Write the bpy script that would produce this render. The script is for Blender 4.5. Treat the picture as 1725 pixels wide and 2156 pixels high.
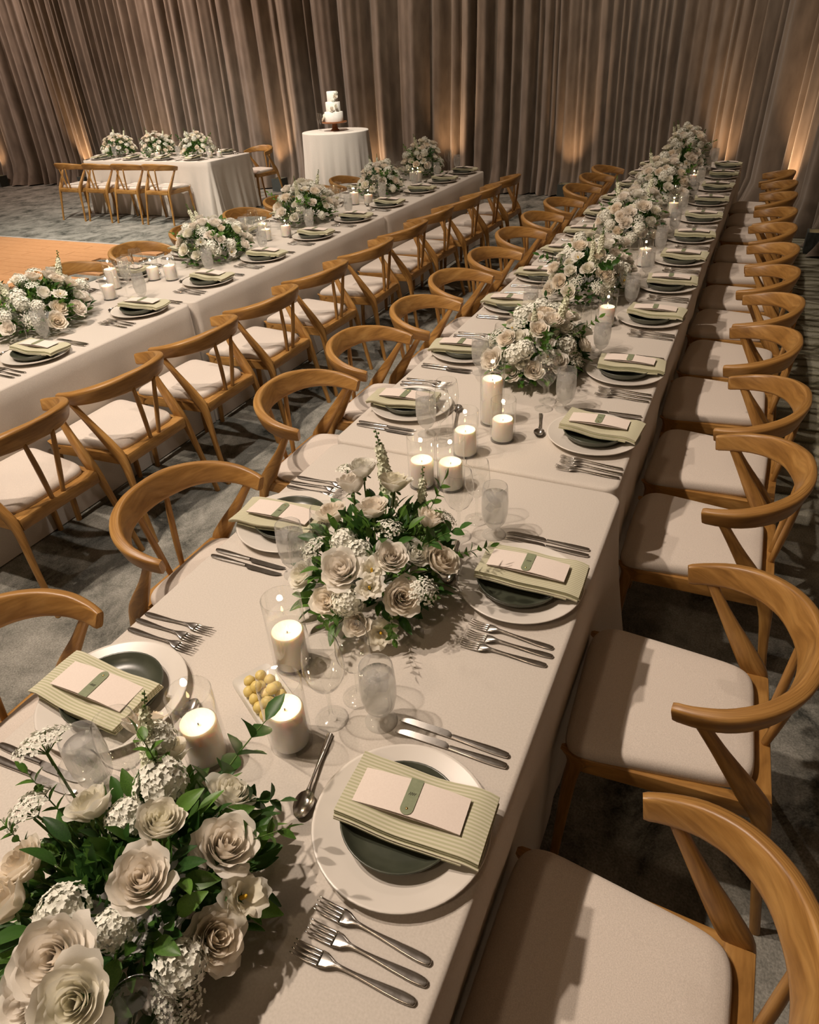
import bpy, math, random, bisect
from math import sin, cos, pi, sqrt, radians
from mathutils import Vector, Matrix, Quaternion, noise

for o in list(bpy.data.objects): bpy.data.objects.remove(o, do_unlink=True)
scene = bpy.context.scene
C = scene.collection

# ------------------------------------------------------------------ camera
cam_data = bpy.data.cameras.new('camera')
cam_data.sensor_fit = 'HORIZONTAL'; cam_data.sensor_width = 36.0
cam_data.lens = 1425.69 * 36.0 / 1725.0
cam_data.clip_start = 0.02; cam_data.clip_end = 100
cam = bpy.data.objects.new('camera', cam_data); C.objects.link(cam)
CAM = Vector((1.1902, -1.2711, 1.8657))
Fv = Vector((-0.37190598, 0.74052135, -0.55974465)); Rv = Vector((0.90673286, 0.41894081, -0.04820905)); Uv = Vector((-0.19880005, 0.5254681, 0.82726164))
m = Matrix(((Rv.x, Uv.x, -Fv.x, CAM.x), (Rv.y, Uv.y, -Fv.y, CAM.y), (Rv.z, Uv.z, -Fv.z, CAM.z), (0, 0, 0, 1)))
cam.matrix_world = m
scene.camera = cam

# ------------------------------------------------------------------ world, exposure
w = bpy.data.worlds.new('world'); scene.world = w; w.use_nodes = True
w.node_tree.nodes['Background'].inputs[0].default_value = (1.0, 0.64, 0.36, 1)
w.node_tree.nodes['Background'].inputs[1].default_value = 0.075
vs = scene.view_settings
vs.view_transform = 'Standard'; vs.look = 'None'; vs.gamma = 1; vs.use_curve_mapping = False
vs.exposure = -0.08
cy_ = scene.cycles
cy_.max_bounces = 6; cy_.diffuse_bounces = 3; cy_.glossy_bounces = 2; cy_.transmission_bounces = 3; cy_.transparent_max_bounces = 10
cy_.caustics_reflective = False; cy_.caustics_refractive = False; cy_.sample_clamp_indirect = 4.0; cy_.adaptive_threshold = 0.05

# ------------------------------------------------------------------ ceiling spotlights, and added fill and wash lamps
WARM = (1.0, 0.83, 0.69)
NEUT = (1.0, 0.91, 0.80)
def spot(loc, target, power, angle=110, blend=0.6, radius=0.05, col=WARM):
    l = bpy.data.lights.new('ceiling_or_fill_spot', 'SPOT'); l.energy = power; l.spot_size = radians(angle); l.spot_blend = blend
    l.shadow_soft_size = radius; l.color = col
    o = bpy.data.objects.new('ceiling_or_fill_spot', l); C.objects.link(o); o.location = loc
    o.rotation_euler = (Vector(target) - Vector(loc)).to_track_quat('-Z', 'Y').to_euler()
    return o
spot((-1.35, -1.10, 4.7), (-0.3, 0.2, 0), 420, 105, 0.7)
spot((-1.35, -0.35, 4.7), (-0.3, 0.8, 0), 395, 105, 0.7)
spot((-1.35, 3.2, 4.9), (-0.4, 3.2, 0), 240, 100, 0.8)
spot((-1.35, 6.6, 4.9), (-0.6, 6.2, 0), 190, 95, 0.8)
spot((0.0, -3.8, 4.8), (0.4, 0.2, 0.7), 80, 95, 0.9, 0.12, (1.0, 0.74, 0.50))  # unseen fill lamp, added to lift the flowers and the seat shadows
spot((-0.2, 1.0, 4.8), (-1.75, 1.7, 0.5), 230, 52, 0.9, 0.06, (1.0, 0.92, 0.83))  # unseen lamp added to brighten the aisle-side skirt of the left table
spot((-5.2, 2.6, 5.2), (-5.6, 3.6, 0), 1700, 95, 0.9, 0.05, NEUT)
spot((-6.6, 5.2, 5.2), (-7.2, 7.2, 0.5), 950, 75, 0.9, 0.05, NEUT)
spot((-3.6, 5.6, 4.9), (-4.24, 7.95, 1.2), 1100, 24, 0.7, 0.05, NEUT)
# unseen wash lamps added on the drapes, grazing from one side so folds read
spot((-13.0, 6.4, 5.0), (-10.4, 9.6, 1.8), 900, 100, 1.0, 0.15, (1.0, 0.74, 0.62))
spot((-9.6, 6.6, 5.0), (-6.4, 9.7, 1.9), 900, 95, 1.0, 0.15, (1.0, 0.74, 0.61))
spot((-4.6, 7.2, 5.0), (-2.4, 9.7, 1.8), 230, 90, 1.0, 0.15, (1.0, 0.82, 0.66))
spot((-1.2, 6.8, 5.0), (0.9, 9.2, 1.6), 260, 95, 1.0, 0.15, (1.0, 0.84, 0.70))

# ------------------------------------------------------------------ materials
def newmat(name):
    mt = bpy.data.materials.new(name); mt.use_nodes = True
    nt = mt.node_tree; b = nt.nodes['Principled BSDF']
    return mt, nt, b
def N(nt, typ, **kw):
    n = nt.nodes.new(typ)
    for k, v in kw.items():
        if k.startswith('i_'):
            n.inputs[k[2:].replace('_', ' ')].default_value = v
        else: setattr(n, k, v)
    return n
def ramp(nt, stops):
    r = nt.nodes.new('ShaderNodeValToRGB'); e = r.color_ramp.elements
    while len(e) < len(stops): e.new(0.5)
    for el, (p, c) in zip(e, stops): el.position = p; el.color = (c[0], c[1], c[2], 1)
    return r
def noisemat(name, c1, c2, scale=60, rough=0.8, bump=0.15, coord='Object', mapscale=(1, 1, 1), detail=4, sheen=0, bdist=0.002, spec=0.3, rand=0.0, lo=0.3, hi=0.7):
    mt, nt, b = newmat(name); L = nt.links
    tc = N(nt, 'ShaderNodeTexCoord'); mp = N(nt, 'ShaderNodeMapping'); mp.inputs['Scale'].default_value = mapscale
    L.new(tc.outputs[coord], mp.inputs[0])
    no = N(nt, 'ShaderNodeTexNoise'); no.inputs['Scale'].default_value = scale; no.inputs['Detail'].default_value = detail
    L.new(mp.outputs[0], no.inputs['Vector'])
    r = ramp(nt, [(lo, c1), (hi, c2)]); L.new(no.outputs[0], r.inputs[0])
    out = r.outputs[0]
    if rand:
        oi = N(nt, 'ShaderNodeObjectInfo'); hs = N(nt, 'ShaderNodeHueSaturation')
        mr = N(nt, 'ShaderNodeMapRange'); mr.inputs['To Min'].default_value = 1 - rand; mr.inputs['To Max'].default_value = 1 + rand
        L.new(oi.outputs['Random'], mr.inputs[0]); L.new(mr.outputs[0], hs.inputs['Value']); L.new(out, hs.inputs['Color']); out = hs.outputs[0]
    L.new(out, b.inputs['Base Color'])
    b.inputs['Roughness'].default_value = rough; b.inputs['Specular IOR Level'].default_value = spec
    if sheen: b.inputs['Sheen Weight'].default_value = sheen
    if bump:
        bp = N(nt, 'ShaderNodeBump'); bp.inputs['Strength'].default_value = bump; bp.inputs['Distance'].default_value = bdist
        L.new(no.outputs[0], bp.inputs['Height']); L.new(bp.outputs[0], b.inputs['Normal'])
    return mt
M = {}
M['linen'] = noisemat('linen_cloth', (0.60, 0.545, 0.475), (0.68, 0.62, 0.55), 260, 0.9, 0.25, bdist=0.0008, spec=0.1, sheen=0.15)
M['cushion'] = noisemat('cushion_fabric', (0.60, 0.53, 0.46), (0.74, 0.66, 0.58), 420, 0.95, 0.4, bdist=0.001, spec=0.1, sheen=0.1)
M['cream'] = noisemat('cream_glaze', (0.70, 0.65, 0.58), (0.74, 0.69, 0.62), 12, 0.32, 0.0, spec=0.5)
M['green_glaze'] = noisemat('green_glaze', (0.046, 0.052, 0.034), (0.076, 0.082, 0.056), 22, 0.32, 0.03, spec=0.6)
M['white_ceramic'] = noisemat('white_ceramic', (0.75, 0.73, 0.70), (0.80, 0.78, 0.75), 10, 0.2, 0.0, spec=0.5)
M['card'] = noisemat('card_paper', (0.78, 0.68, 0.60), (0.82, 0.72, 0.64), 300, 0.85, 0.05, spec=0.1)
M['sage'] = noisemat('sage_leather', (0.215, 0.245, 0.145), (0.26, 0.29, 0.18), 160, 0.6, 0.1, spec=0.3)
M['ink'] = noisemat('dark_ink', (0.06, 0.055, 0.04), (0.07, 0.06, 0.05), 50, 0.7, 0)
M['wax'] = noisemat('candle_wax', (0.80, 0.75, 0.68), (0.86, 0.81, 0.74), 14, 0.45, 0.02, spec=0.4)
M['wax'].node_tree.nodes['Principled BSDF'].inputs['Subsurface Weight'].default_value = 0.6
M['wax'].node_tree.nodes['Principled BSDF'].inputs['Subsurface Radius'].default_value = (0.03, 0.018, 0.008)
M['wax'].node_tree.nodes['Principled BSDF'].inputs['Subsurface Scale'].default_value = 0.8
M['wick'] = noisemat('charred_wick', (0.01, 0.01, 0.01), (0.03, 0.02, 0.02), 90, 0.9, 0)
M['butter'] = noisemat('pale_yellow_butter', (0.66, 0.50, 0.13), (0.74, 0.60, 0.24), 30, 0.45, 0.05, spec=0.4)
M['icing'] = noisemat('white_icing', (0.82, 0.79, 0.72), (0.86, 0.83, 0.77), 40, 0.6, 0.05)
M['greybox'] = noisemat('grey_paint', (0.055, 0.065, 0.06), (0.07, 0.08, 0.075), 40, 0.7, 0.05)
M['lace'] = noisemat('lace_petal', (0.84, 0.84, 0.72), (0.92, 0.91, 0.82), 30, 0.7, 0, rand=0.05)
M['spike'] = noisemat('spike_petal', (0.74, 0.77, 0.54), (0.86, 0.86, 0.70), 30, 0.7, 0, rand=0.05)
M['stem'] = noisemat('green_stem', (0.07, 0.14, 0.025), (0.13, 0.20, 0.05), 40, 0.6, 0)
M['yellow'] = noisemat('stamen_yellow', (0.6, 0.35, 0.02), (0.7, 0.45, 0.05), 40, 0.8, 0)
M['trim'] = noisemat('pale_edge_trim', (0.50, 0.45, 0.40), (0.56, 0.5, 0.45), 40, 0.5, 0)
M['wall'] = noisemat('dark_wall_paint', (0.05, 0.042, 0.035), (0.06, 0.05, 0.04), 8, 0.9, 0.05)

def metal(name, col, rough):
    mt, nt, b = newmat(name); L = nt.links
    b.inputs['Base Color'].default_value = (*col, 1); b.inputs['Metallic'].default_value = 1
    tc = N(nt, 'ShaderNodeTexCoord'); no = N(nt, 'ShaderNodeTexNoise'); no.inputs['Scale'].default_value = 80
    L.new(tc.outputs['Object'], no.inputs['Vector'])
    mr = N(nt, 'ShaderNodeMapRange'); mr.inputs['To Min'].default_value = rough * 0.8; mr.inputs['To Max'].default_value = rough * 1.25
    L.new(no.outputs[0], mr.inputs[0]); L.new(mr.outputs[0], b.inputs['Roughness'])
    return mt
M['steel'] = metal('polished_steel', (0.62, 0.59, 0.55), 0.2)
M['brass'] = metal('brass', (0.75, 0.52, 0.2), 0.25)

def wood(name, c1, c2, c3, rough=0.38):
    mt, nt, b = newmat(name); L = nt.links
    tc = N(nt, 'ShaderNodeTexCoord'); oi = N(nt, 'ShaderNodeObjectInfo')
    mp = N(nt, 'ShaderNodeMapping'); mp.inputs['Scale'].default_value = (2.2, 26, 1)
    cb = N(nt, 'ShaderNodeCombineXYZ'); mu = N(nt, 'ShaderNodeMath', operation='MULTIPLY'); mu.inputs[1].default_value = 40
    L.new(oi.outputs['Random'], mu.inputs[0]); L.new(mu.outputs[0], cb.inputs[0]); L.new(mu.outputs[0], cb.inputs[2]); L.new(cb.outputs[0], mp.inputs['Location'])
    L.new(tc.outputs['UV'], mp.inputs[0])
    n1 = N(nt, 'ShaderNodeTexNoise'); n1.inputs['Scale'].default_value = 2.2; n1.inputs['Detail'].default_value = 6; n1.inputs['Distortion'].default_value = 1.2
    L.new(mp.outputs[0], n1.inputs['Vector'])
    mp2 = N(nt, 'ShaderNodeMapping'); mp2.inputs['Scale'].default_value = (9, 240, 1); L.new(tc.outputs['UV'], mp2.inputs[0])
    n2 = N(nt, 'ShaderNodeTexNoise'); n2.inputs['Scale'].default_value = 1.5; n2.inputs['Detail'].default_value = 3; L.new(mp2.outputs[0], n2.inputs['Vector'])
    r = ramp(nt, [(0.28, c1), (0.5, c2), (0.72, c3)]); L.new(n1.outputs[0], r.inputs[0])
    mx = N(nt, 'ShaderNodeMix', data_type='RGBA', blend_type='MULTIPLY'); mx.inputs[0].default_value = 0.45
    r2 = ramp(nt, [(0.35, (0.55, 0.5, 0.45)), (0.6, (1, 1, 1))]); L.new(n2.outputs[0], r2.inputs[0])
    L.new(r.outputs[0], mx.inputs[6]); L.new(r2.outputs[0], mx.inputs[7]); L.new(mx.outputs[2], b.inputs['Base Color'])
    b.inputs['Roughness'].default_value = rough; b.inputs['Specular IOR Level'].default_value = 0.45
    bp = N(nt, 'ShaderNodeBump'); bp.inputs['Strength'].default_value = 0.12; bp.inputs['Distance'].default_value = 0.001
    L.new(n2.outputs[0], bp.inputs['Height']); L.new(bp.outputs[0], b.inputs['Normal'])
    return mt
M['oak'] = wood('honey_oak', (0.25, 0.120, 0.030), (0.40, 0.205, 0.055), (0.53, 0.300, 0.095))
M['floorwood'] = wood('dance_floor_wood', (0.66, 0.33, 0.15), (0.72, 0.37, 0.17), (0.76, 0.41, 0.20), 0.4)
M['standwood'] = wood('walnut_stand', (0.20, 0.07, 0.025), (0.27, 0.10, 0.035), (0.33, 0.13, 0.05))

def glassmat(name, edge=0.5, tint=(0.99, 0.995, 0.99), cloud=0.0):
    mt, nt, b = newmat(name); L = nt.links
    nt.nodes.remove(b); out = nt.nodes['Material Output']
    lw = N(nt, 'ShaderNodeLayerWeight'); lw.inputs['Blend'].default_value = 0.5
    r = ramp(nt, [(0.0, tint), (0.7, tuple(t * 0.98 for t in tint)), (0.92, tuple(t * (0.4 + 0.6 * edge) for t in tint)), (1.0, tuple(t * edge for t in tint))])
    L.new(lw.outputs['Facing'], r.inputs[0])
    tr = N(nt, 'ShaderNodeBsdfTransparent'); L.new(r.outputs[0], tr.inputs[0])
    gl = N(nt, 'ShaderNodeBsdfGlossy'); gl.inputs['Roughness'].default_value = 0.02; gl.inputs['Color'].default_value = (1, 1, 1, 1)
    pw = N(nt, 'ShaderNodeMath', operation='POWER'); pw.inputs[1].default_value = 5; L.new(lw.outputs['Facing'], pw.inputs[0])
    fr = N(nt, 'ShaderNodeMath', operation='MULTIPLY_ADD'); fr.inputs[1].default_value = 0.80; fr.inputs[2].default_value = 0.08; L.new(pw.outputs[0], fr.inputs[0])
    mx = N(nt, 'ShaderNodeMixShader'); L.new(fr.outputs[0], mx.inputs[0]); L.new(tr.outputs[0], mx.inputs[1]); L.new(gl.outputs[0], mx.inputs[2])
    last = mx.outputs[0]
    if cloud:
        df = N(nt, 'ShaderNodeBsdfTranslucent'); df.inputs[0].default_value = (0.95, 0.94, 0.92, 1)
        d2 = N(nt, 'ShaderNodeBsdfDiffuse'); d2.inputs[0].default_value = (0.95, 0.94, 0.92, 1)
        m0 = N(nt, 'ShaderNodeMixShader'); m0.inputs[0].default_value = 0.5; L.new(df.outputs[0], m0.inputs[1]); L.new(d2.outputs[0], m0.inputs[2])
        m2 = N(nt, 'ShaderNodeMixShader'); m2.inputs[0].default_value = cloud; L.new(last, m2.inputs[1]); L.new(m0.outputs[0], m2.inputs[2]); last = m2.outputs[0]
    L.new(last, out.inputs[0])
    return mt
M['glass'] = glassmat('clear_glass')
M['chill'] = glassmat('chilled_glass', 0.6, (0.985, 0.99, 0.985), 0.22)
M['water'] = glassmat('iced_water', 0.75, (0.98, 0.985, 0.98), 0.15)
M['ice'] = glassmat('ice', 0.7, (0.99, 0.99, 0.99), 0.22)

def emit(name, col, s):
    mt, nt, b = newmat(name)
    b.inputs['Emission Color'].default_value = (*col, 1); b.inputs['Emission Strength'].default_value = s; b.inputs['Base Color'].default_value = (*col, 1)
    return mt
M['flame'] = emit('candle_flame', (1.0, 0.72, 0.36), 14)
M['lens'] = emit('uplight_lens', (1.0, 0.6, 0.28), 6)

def petalmat(name, c_in, c_out, trans=0.25, r0=0.0, r1=0.05):
    mt, nt, b = newmat(name); L = nt.links
    tc = N(nt, 'ShaderNodeTexCoord'); oi = N(nt, 'ShaderNodeObjectInfo')
    sx = N(nt, 'ShaderNodeSeparateXYZ'); L.new(tc.outputs['UV'], sx.inputs[0])
    r = ramp(nt, [(0.0, c_in), (0.55, tuple((a + c) / 2 for a, c in zip(c_in, c_out))), (1.0, c_out)]); L.new(sx.outputs[0], r.inputs[0])
    no = N(nt, 'ShaderNodeTexNoise'); no.inputs['Scale'].default_value = 45; L.new(tc.outputs['Object'], no.inputs['Vector'])
    mx = N(nt, 'ShaderNodeMix', data_type='RGBA', blend_type='MULTIPLY'); mx.inputs[0].default_value = 0.35
    r2 = ramp(nt, [(0.3, (0.92, 0.90, 0.87)), (0.6, (1, 1, 1))]); L.new(no.outputs[0], r2.inputs[0]); L.new(r.outputs[0], mx.inputs[6]); L.new(r2.outputs[0], mx.inputs[7])
    hs = N(nt, 'ShaderNodeHueSaturation'); mr = N(nt, 'ShaderNodeMapRange'); mr.inputs['To Min'].default_value = 0.75; mr.inputs['To Max'].default_value = 1.3
    L.new(oi.outputs['Random'], mr.inputs[0]); L.new(mr.outputs[0], hs.inputs['Saturation']); L.new(mx.outputs[2], hs.inputs['Color'])
    L.new(hs.outputs[0], b.inputs['Base Color']); b.inputs['Roughness'].default_value = 0.6; b.inputs['Specular IOR Level'].default_value = 0.2
    tl = N(nt, 'ShaderNodeBsdfTranslucent'); L.new(hs.outputs[0], tl.inputs[0])
    ms = N(nt, 'ShaderNodeMixShader'); ms.inputs[0].default_value = trans
    L.new(b.outputs[0], ms.inputs[1]); L.new(tl.outputs[0], ms.inputs[2]); L.new(ms.outputs[0], nt.nodes['Material Output'].inputs[0])
    return mt
M['petal'] = petalmat('cream_rose_petal', (0.98, 0.90, 0.78), (0.98, 0.93, 0.84), 0.42)
M['petal_white'] = petalmat('white_petal', (0.95, 0.92, 0.78), (0.98, 0.95, 0.87), 0.42)
def leafmat(name, c1, c2):
    mt, nt, b = newmat(name); L = nt.links
    tc = N(nt, 'ShaderNodeTexCoord'); oi = N(nt, 'ShaderNodeObjectInfo')
    no = N(nt, 'ShaderNodeTexNoise'); no.inputs['Scale'].default_value = 25; L.new(tc.outputs['Object'], no.inputs['Vector'])
    ad = N(nt, 'ShaderNodeMath', operation='ADD'); L.new(no.outputs[0], ad.inputs[0]); L.new(oi.outputs['Random'], ad.inputs[1])
    hf = N(nt, 'ShaderNodeMath', operation='MULTIPLY'); hf.inputs[1].default_value = 0.62; L.new(ad.outputs[0], hf.inputs[0])
    r = ramp(nt, [(0.15, c1), (0.85, c2)]); L.new(hf.outputs[0], r.inputs[0]); L.new(r.outputs[0], b.inputs['Base Color'])
    b.inputs['Roughness'].default_value = 0.42; b.inputs['Specular IOR Level'].default_value = 0.4
    tl = N(nt, 'ShaderNodeBsdfTranslucent'); L.new(r.outputs[0], tl.inputs[0])
    ms = N(nt, 'ShaderNodeMixShader'); ms.inputs[0].default_value = 0.25
    L.new(b.outputs[0], ms.inputs[1]); L.new(tl.outputs[0], ms.inputs[2]); L.new(ms.outputs[0], nt.nodes['Material Output'].inputs[0])
    return mt
M['leaf'] = leafmat('green_leaf', (0.028, 0.085, 0.012), (0.13, 0.27, 0.04))
M['darkleaf'] = leafmat('dark_green_leaf', (0.016, 0.055, 0.013), (0.055, 0.145, 0.025))

def napkinmat():
    mt, nt, b = newmat('striped_napkin'); L = nt.links
    tc = N(nt, 'ShaderNodeTexCoord'); sx = N(nt, 'ShaderNodeSeparateXYZ'); L.new(tc.outputs['UV'], sx.inputs[0])
    mu = N(nt, 'ShaderNodeMath', operation='MULTIPLY'); mu.inputs[1].default_value = 2 * pi / 0.0066; L.new(sx.outputs[1], mu.inputs[0])
    sn = N(nt, 'ShaderNodeMath', operation='SINE'); L.new(mu.outputs[0], sn.inputs[0])
    mr = N(nt, 'ShaderNodeMapRange'); mr.inputs['From Min'].default_value = -0.6; mr.inputs['From Max'].default_value = 0.6; L.new(sn.outputs[0], mr.inputs[0])
    r = ramp(nt, [(0.0, (0.64, 0.60, 0.455)), (1.0, (0.47, 0.46, 0.295))]); L.new(mr.outputs[0], r.inputs[0])
    L.new(r.outputs[0], b.inputs['Base Color']); b.inputs['Roughness'].default_value = 0.9; b.inputs['Specular IOR Level'].default_value = 0.1
    bp = N(nt, 'ShaderNodeBump'); bp.inputs['Strength'].default_value = 0.3; bp.inputs['Distance'].default_value = 0.0006; L.new(mr.outputs[0], bp.inputs['Height']); L.new(bp.outputs[0], b.inputs['Normal'])
    return mt
M['napkin'] = napkinmat()

def carpetmat():
    mt, nt, b = newmat('mottled_carpet'); L = nt.links
    tc = N(nt, 'ShaderNodeTexCoord')
    n1 = N(nt, 'ShaderNodeTexNoise'); n1.inputs['Scale'].default_value = 3.0; n1.inputs['Detail'].default_value = 8; n1.inputs['Roughness'].default_value = 0.75; n1.inputs['Distortion'].default_value = 0.4
    mp = N(nt, 'ShaderNodeMapping'); mp.inputs['Scale'].default_value = (1.3, 1.0, 1); mp.inputs['Rotation'].default_value = (0, 0, 0.5); L.new(tc.outputs['Object'], mp.inputs[0]); L.new(mp.outputs[0], n1.inputs['Vector'])
    r = ramp(nt, [(0.36, (0.05, 0.052, 0.045)), (0.44, (0.17, 0.168, 0.146)), (0.56, (0.30, 0.292, 0.256)), (0.7, (0.41, 0.395, 0.35))]); L.new(n1.outputs[0], r.inputs[0])
    # yellow-green wavy lines in the weave along the right-hand aisle
    wv = N(nt, 'ShaderNodeTexWave', wave_type='BANDS', bands_direction='Y'); wv.inputs['Scale'].default_value = 2.2; wv.inputs['Distortion'].default_value = 5; wv.inputs['Detail'].default_value = 2; wv.inputs['Detail Scale'].default_value = 1.2
    L.new(tc.outputs['Object'], wv.inputs['Vector'])
    rw = ramp(nt, [(0.0, (0.08, 0.075, 0.04)), (0.22, (0.26, 0.245, 0.15)), (0.6, (0.33, 0.32, 0.24))]); L.new(wv.outputs[0], rw.inputs[0])
    n3 = N(nt, 'ShaderNodeTexNoise'); n3.inputs['Scale'].default_value = 0.55; n3.inputs['Detail'].default_value = 1; L.new(tc.outputs['Object'], n3.inputs['Vector'])
    sx = N(nt, 'ShaderNodeSeparateXYZ'); L.new(tc.outputs['Object'], sx.inputs[0])
    gx = N(nt, 'ShaderNodeMapRange'); gx.inputs['From Min'].default_value = 1.2; gx.inputs['From Max'].default_value = 1.6; L.new(sx.outputs[0], gx.inputs[0])
    gy = N(nt, 'ShaderNodeMapRange'); gy.inputs['From Min'].default_value = 1.0; gy.inputs['From Max'].default_value = 2.6; gy.inputs['To Max'].default_value = 0.75; L.new(sx.outputs[1], gy.inputs[0])
    gm = N(nt, 'ShaderNodeMath', operation='MULTIPLY'); L.new(gx.outputs[0], gm.inputs[0]); L.new(gy.outputs[0], gm.inputs[1])
    mx = N(nt, 'ShaderNodeMix', data_type='RGBA'); L.new(gm.outputs[0], mx.inputs[0]); L.new(r.outputs[0], mx.inputs[6]); L.new(rw.outputs[0], mx.inputs[7])
    n2 = N(nt, 'ShaderNodeTexNoise'); n2.inputs['Scale'].default_value = 160; n2.inputs['Detail'].default_value = 2; L.new(tc.outputs['Object'], n2.inputs['Vector'])
    r2 = ramp(nt, [(0.3, (0.55, 0.55, 0.55)), (0.7, (1.25, 1.25, 1.25))]); L.new(n2.outputs[0], r2.inputs[0])
    m2 = N(nt, 'ShaderNodeMix', data_type='RGBA', blend_type='MULTIPLY'); m2.inputs[0].default_value = 0.7; L.new(mx.outputs[2], m2.inputs[6]); L.new(r2.outputs[0], m2.inputs[7])
    L.new(m2.outputs[2], b.inputs['Base Color']); b.inputs['Roughness'].default_value = 0.95; b.inputs['Specular IOR Level'].default_value = 0.05
    bp = N(nt, 'ShaderNodeBump'); bp.inputs['Strength'].default_value = 0.6; bp.inputs['Distance'].default_value = 0.004; L.new(n2.outputs[0], bp.inputs['Height']); L.new(bp.outputs[0], b.inputs['Normal'])
    return mt
M['carpet'] = carpetmat()
def velvet():
    mt = noisemat('taupe_velvet', (0.140, 0.110, 0.082), (0.225, 0.180, 0.138), 9, 0.75, 0.1, mapscale=(1, 1, 0.35), detail=8, sheen=0.5, bdist=0.004, spec=0.15, rand=0.07)
    return mt
M['velvet'] = velvet()

# ------------------------------------------------------------------ mesh helpers
def mesh(name, V, Fc, mats, mi=None, UV=None, smooth=True, sharp=None):
    me = bpy.data.meshes.new(name); me.from_pydata([tuple(v) for v in V], [], Fc)
    for mt in (mats if isinstance(mats, (list, tuple)) else [mats]): me.materials.append(M[mt])
    if mi: me.polygons.foreach_set('material_index', mi)
    if UV:
        l = me.uv_layers.new(name='UVMap')
        vi = [0] * len(me.loops); me.loops.foreach_get('vertex_index', vi)
        fl = []
        for i in vi: fl += [UV[i][0], UV[i][1]]
        l.data.foreach_set('uv', fl)
    if smooth: me.shade_smooth()
    if sharp is not None: me.set_sharp_from_angle(angle=radians(sharp))
    me.update(); return me
class MB:
    def __init__(s): s.V = []; s.F = []; s.U = []; s.mi = []
    def grid(s, fn, nu, nv, mat=0, closeu=False, uv=None):
        b = len(s.V); w_ = nu if closeu else nu + 1
        for j in range(nv + 1):
            for i in range(w_):
                u, v = i / nu, j / nv
                s.V.append(fn(u, v)); s.U.append(uv(u, v) if uv else (u, v))
        for j in range(nv):
            for i in range(nu):
                i2 = (i + 1) % w_ if closeu else i + 1
                s.F.append((b + j * w_ + i, b + j * w_ + i2, b + (j + 1) * w_ + i2, b + (j + 1) * w_ + i)); s.mi.append(mat)
        return b
    def lathe(s, prof, n=24, mat=0, cap0=False, cap1=False, c=(0, 0, 0)):
        b = len(s.V)
        for (r, z) in prof:
            for i in range(n):
                a = 2 * pi * i / n; s.V.append((c[0] + r * cos(a), c[1] + r * sin(a), c[2] + z)); s.U.append((i / n, z))
        for j in range(len(prof) - 1):
            for i in range(n):
                k = (i + 1) % n
                s.F.append((b + j * n + i, b + j * n + k, b + (j + 1) * n + k, b + (j + 1) * n + i)); s.mi.append(mat)
        if cap0: s.F.append(tuple(b + i for i in reversed(range(n)))); s.mi.append(mat)
        if cap1:
            e = b + (len(prof) - 1) * n; s.F.append(tuple(e + i for i in range(n))); s.mi.append(mat)
    def sweep(s, pts, wid, hei, side, n=12, mat=0, ex=3.2, cap=True):
        """tube along pts; section half-sizes wid (along side vector) and hei; side(t)->Vector"""
        b = len(s.V); P = [Vector(p) for p in pts]; K = len(P); acc = 0
        for j in range(K):
            t = (P[min(j + 1, K - 1)] - P[max(j - 1, 0)]).normalized()
            sd = Vector(side[j] if isinstance(side, list) else side); sd = (sd - t * sd.dot(t)).normalized(); up = t.cross(sd)
            if j: acc += (P[j] - P[j - 1]).length
            for i in range(n):
                a = 2 * pi * (i + 0.5) / n; ca, sa = cos(a), sin(a)
                x = math.copysign(abs(ca) ** (2 / ex), ca) * wid[j]; y = math.copysign(abs(sa) ** (2 / ex), sa) * hei[j]
                v = P[j] + sd * x + up * y; s.V.append(v); s.U.append((acc, i / n * 2 * (wid[j] + hei[j])))
        for j in range(K - 1):
            for i in range(n):
                k = (i + 1) % n
                s.F.append((b + j * n + i, b + j * n + k, b + (j + 1) * n + k, b + (j + 1) * n + i)); s.mi.append(mat)
        if cap:
            s.F.append(tuple(b + i for i in reversed(range(n)))); s.mi.append(mat)
            e = b + (K - 1) * n; s.F.append(tuple(e + i for i in range(n))); s.mi.append(mat)
    def tube(s, pts, r, n=6, mat=0):
        rr = r if isinstance(r, list) else [r] * len(pts)
        d = Vector(pts[-1]) - Vector(pts[0]); sd = Vector((1, 0, 0)) if abs(d.normalized().x) < 0.8 else Vector((0, 1, 0))
        s.sweep(pts, rr, rr, sd, n, mat, 2.0)
    def box(s, x0, x1, y0, y1, z0, z1, mat=0):
        b = len(s.V)
        for z in (z0, z1):
            for (x, y) in ((x0, y0), (x1, y0), (x1, y1), (x0, y1)): s.V.append((x, y, z)); s.U.append((x + z, y))
        for f in ((3, 2, 1, 0), (4, 5, 6, 7), (0, 1, 5, 4), (1, 2, 6, 5), (2, 3, 7, 6), (3, 0, 4, 7)): s.F.append(tuple(b + i for i in f)); s.mi.append(mat)
    def build(s, name, mats, smooth=True, sharp=None): return mesh(name, s.V, s.F, mats, s.mi, s.U, smooth, sharp)
def cr(pts, n):
    """Catmull-Rom resample to n+1 points (tuples of any length)"""
    out = []; K = len(pts) - 1
    for i in range(n + 1):
        t = i / n * K; k = min(int(t), K - 1); f = t - k
        p0, p1, p2, p3 = pts[max(k - 1, 0)], pts[k], pts[k + 1], pts[min(k + 2, K)]
        out.append(tuple(0.5 * (2 * b + (c - a) * f + (2 * a - 5 * b + 4 * c - d) * f * f + (3 * b - a - 3 * c + d) * f ** 3) for a, b, c, d in zip(p0, p1, p2, p3)))
    return out
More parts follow.
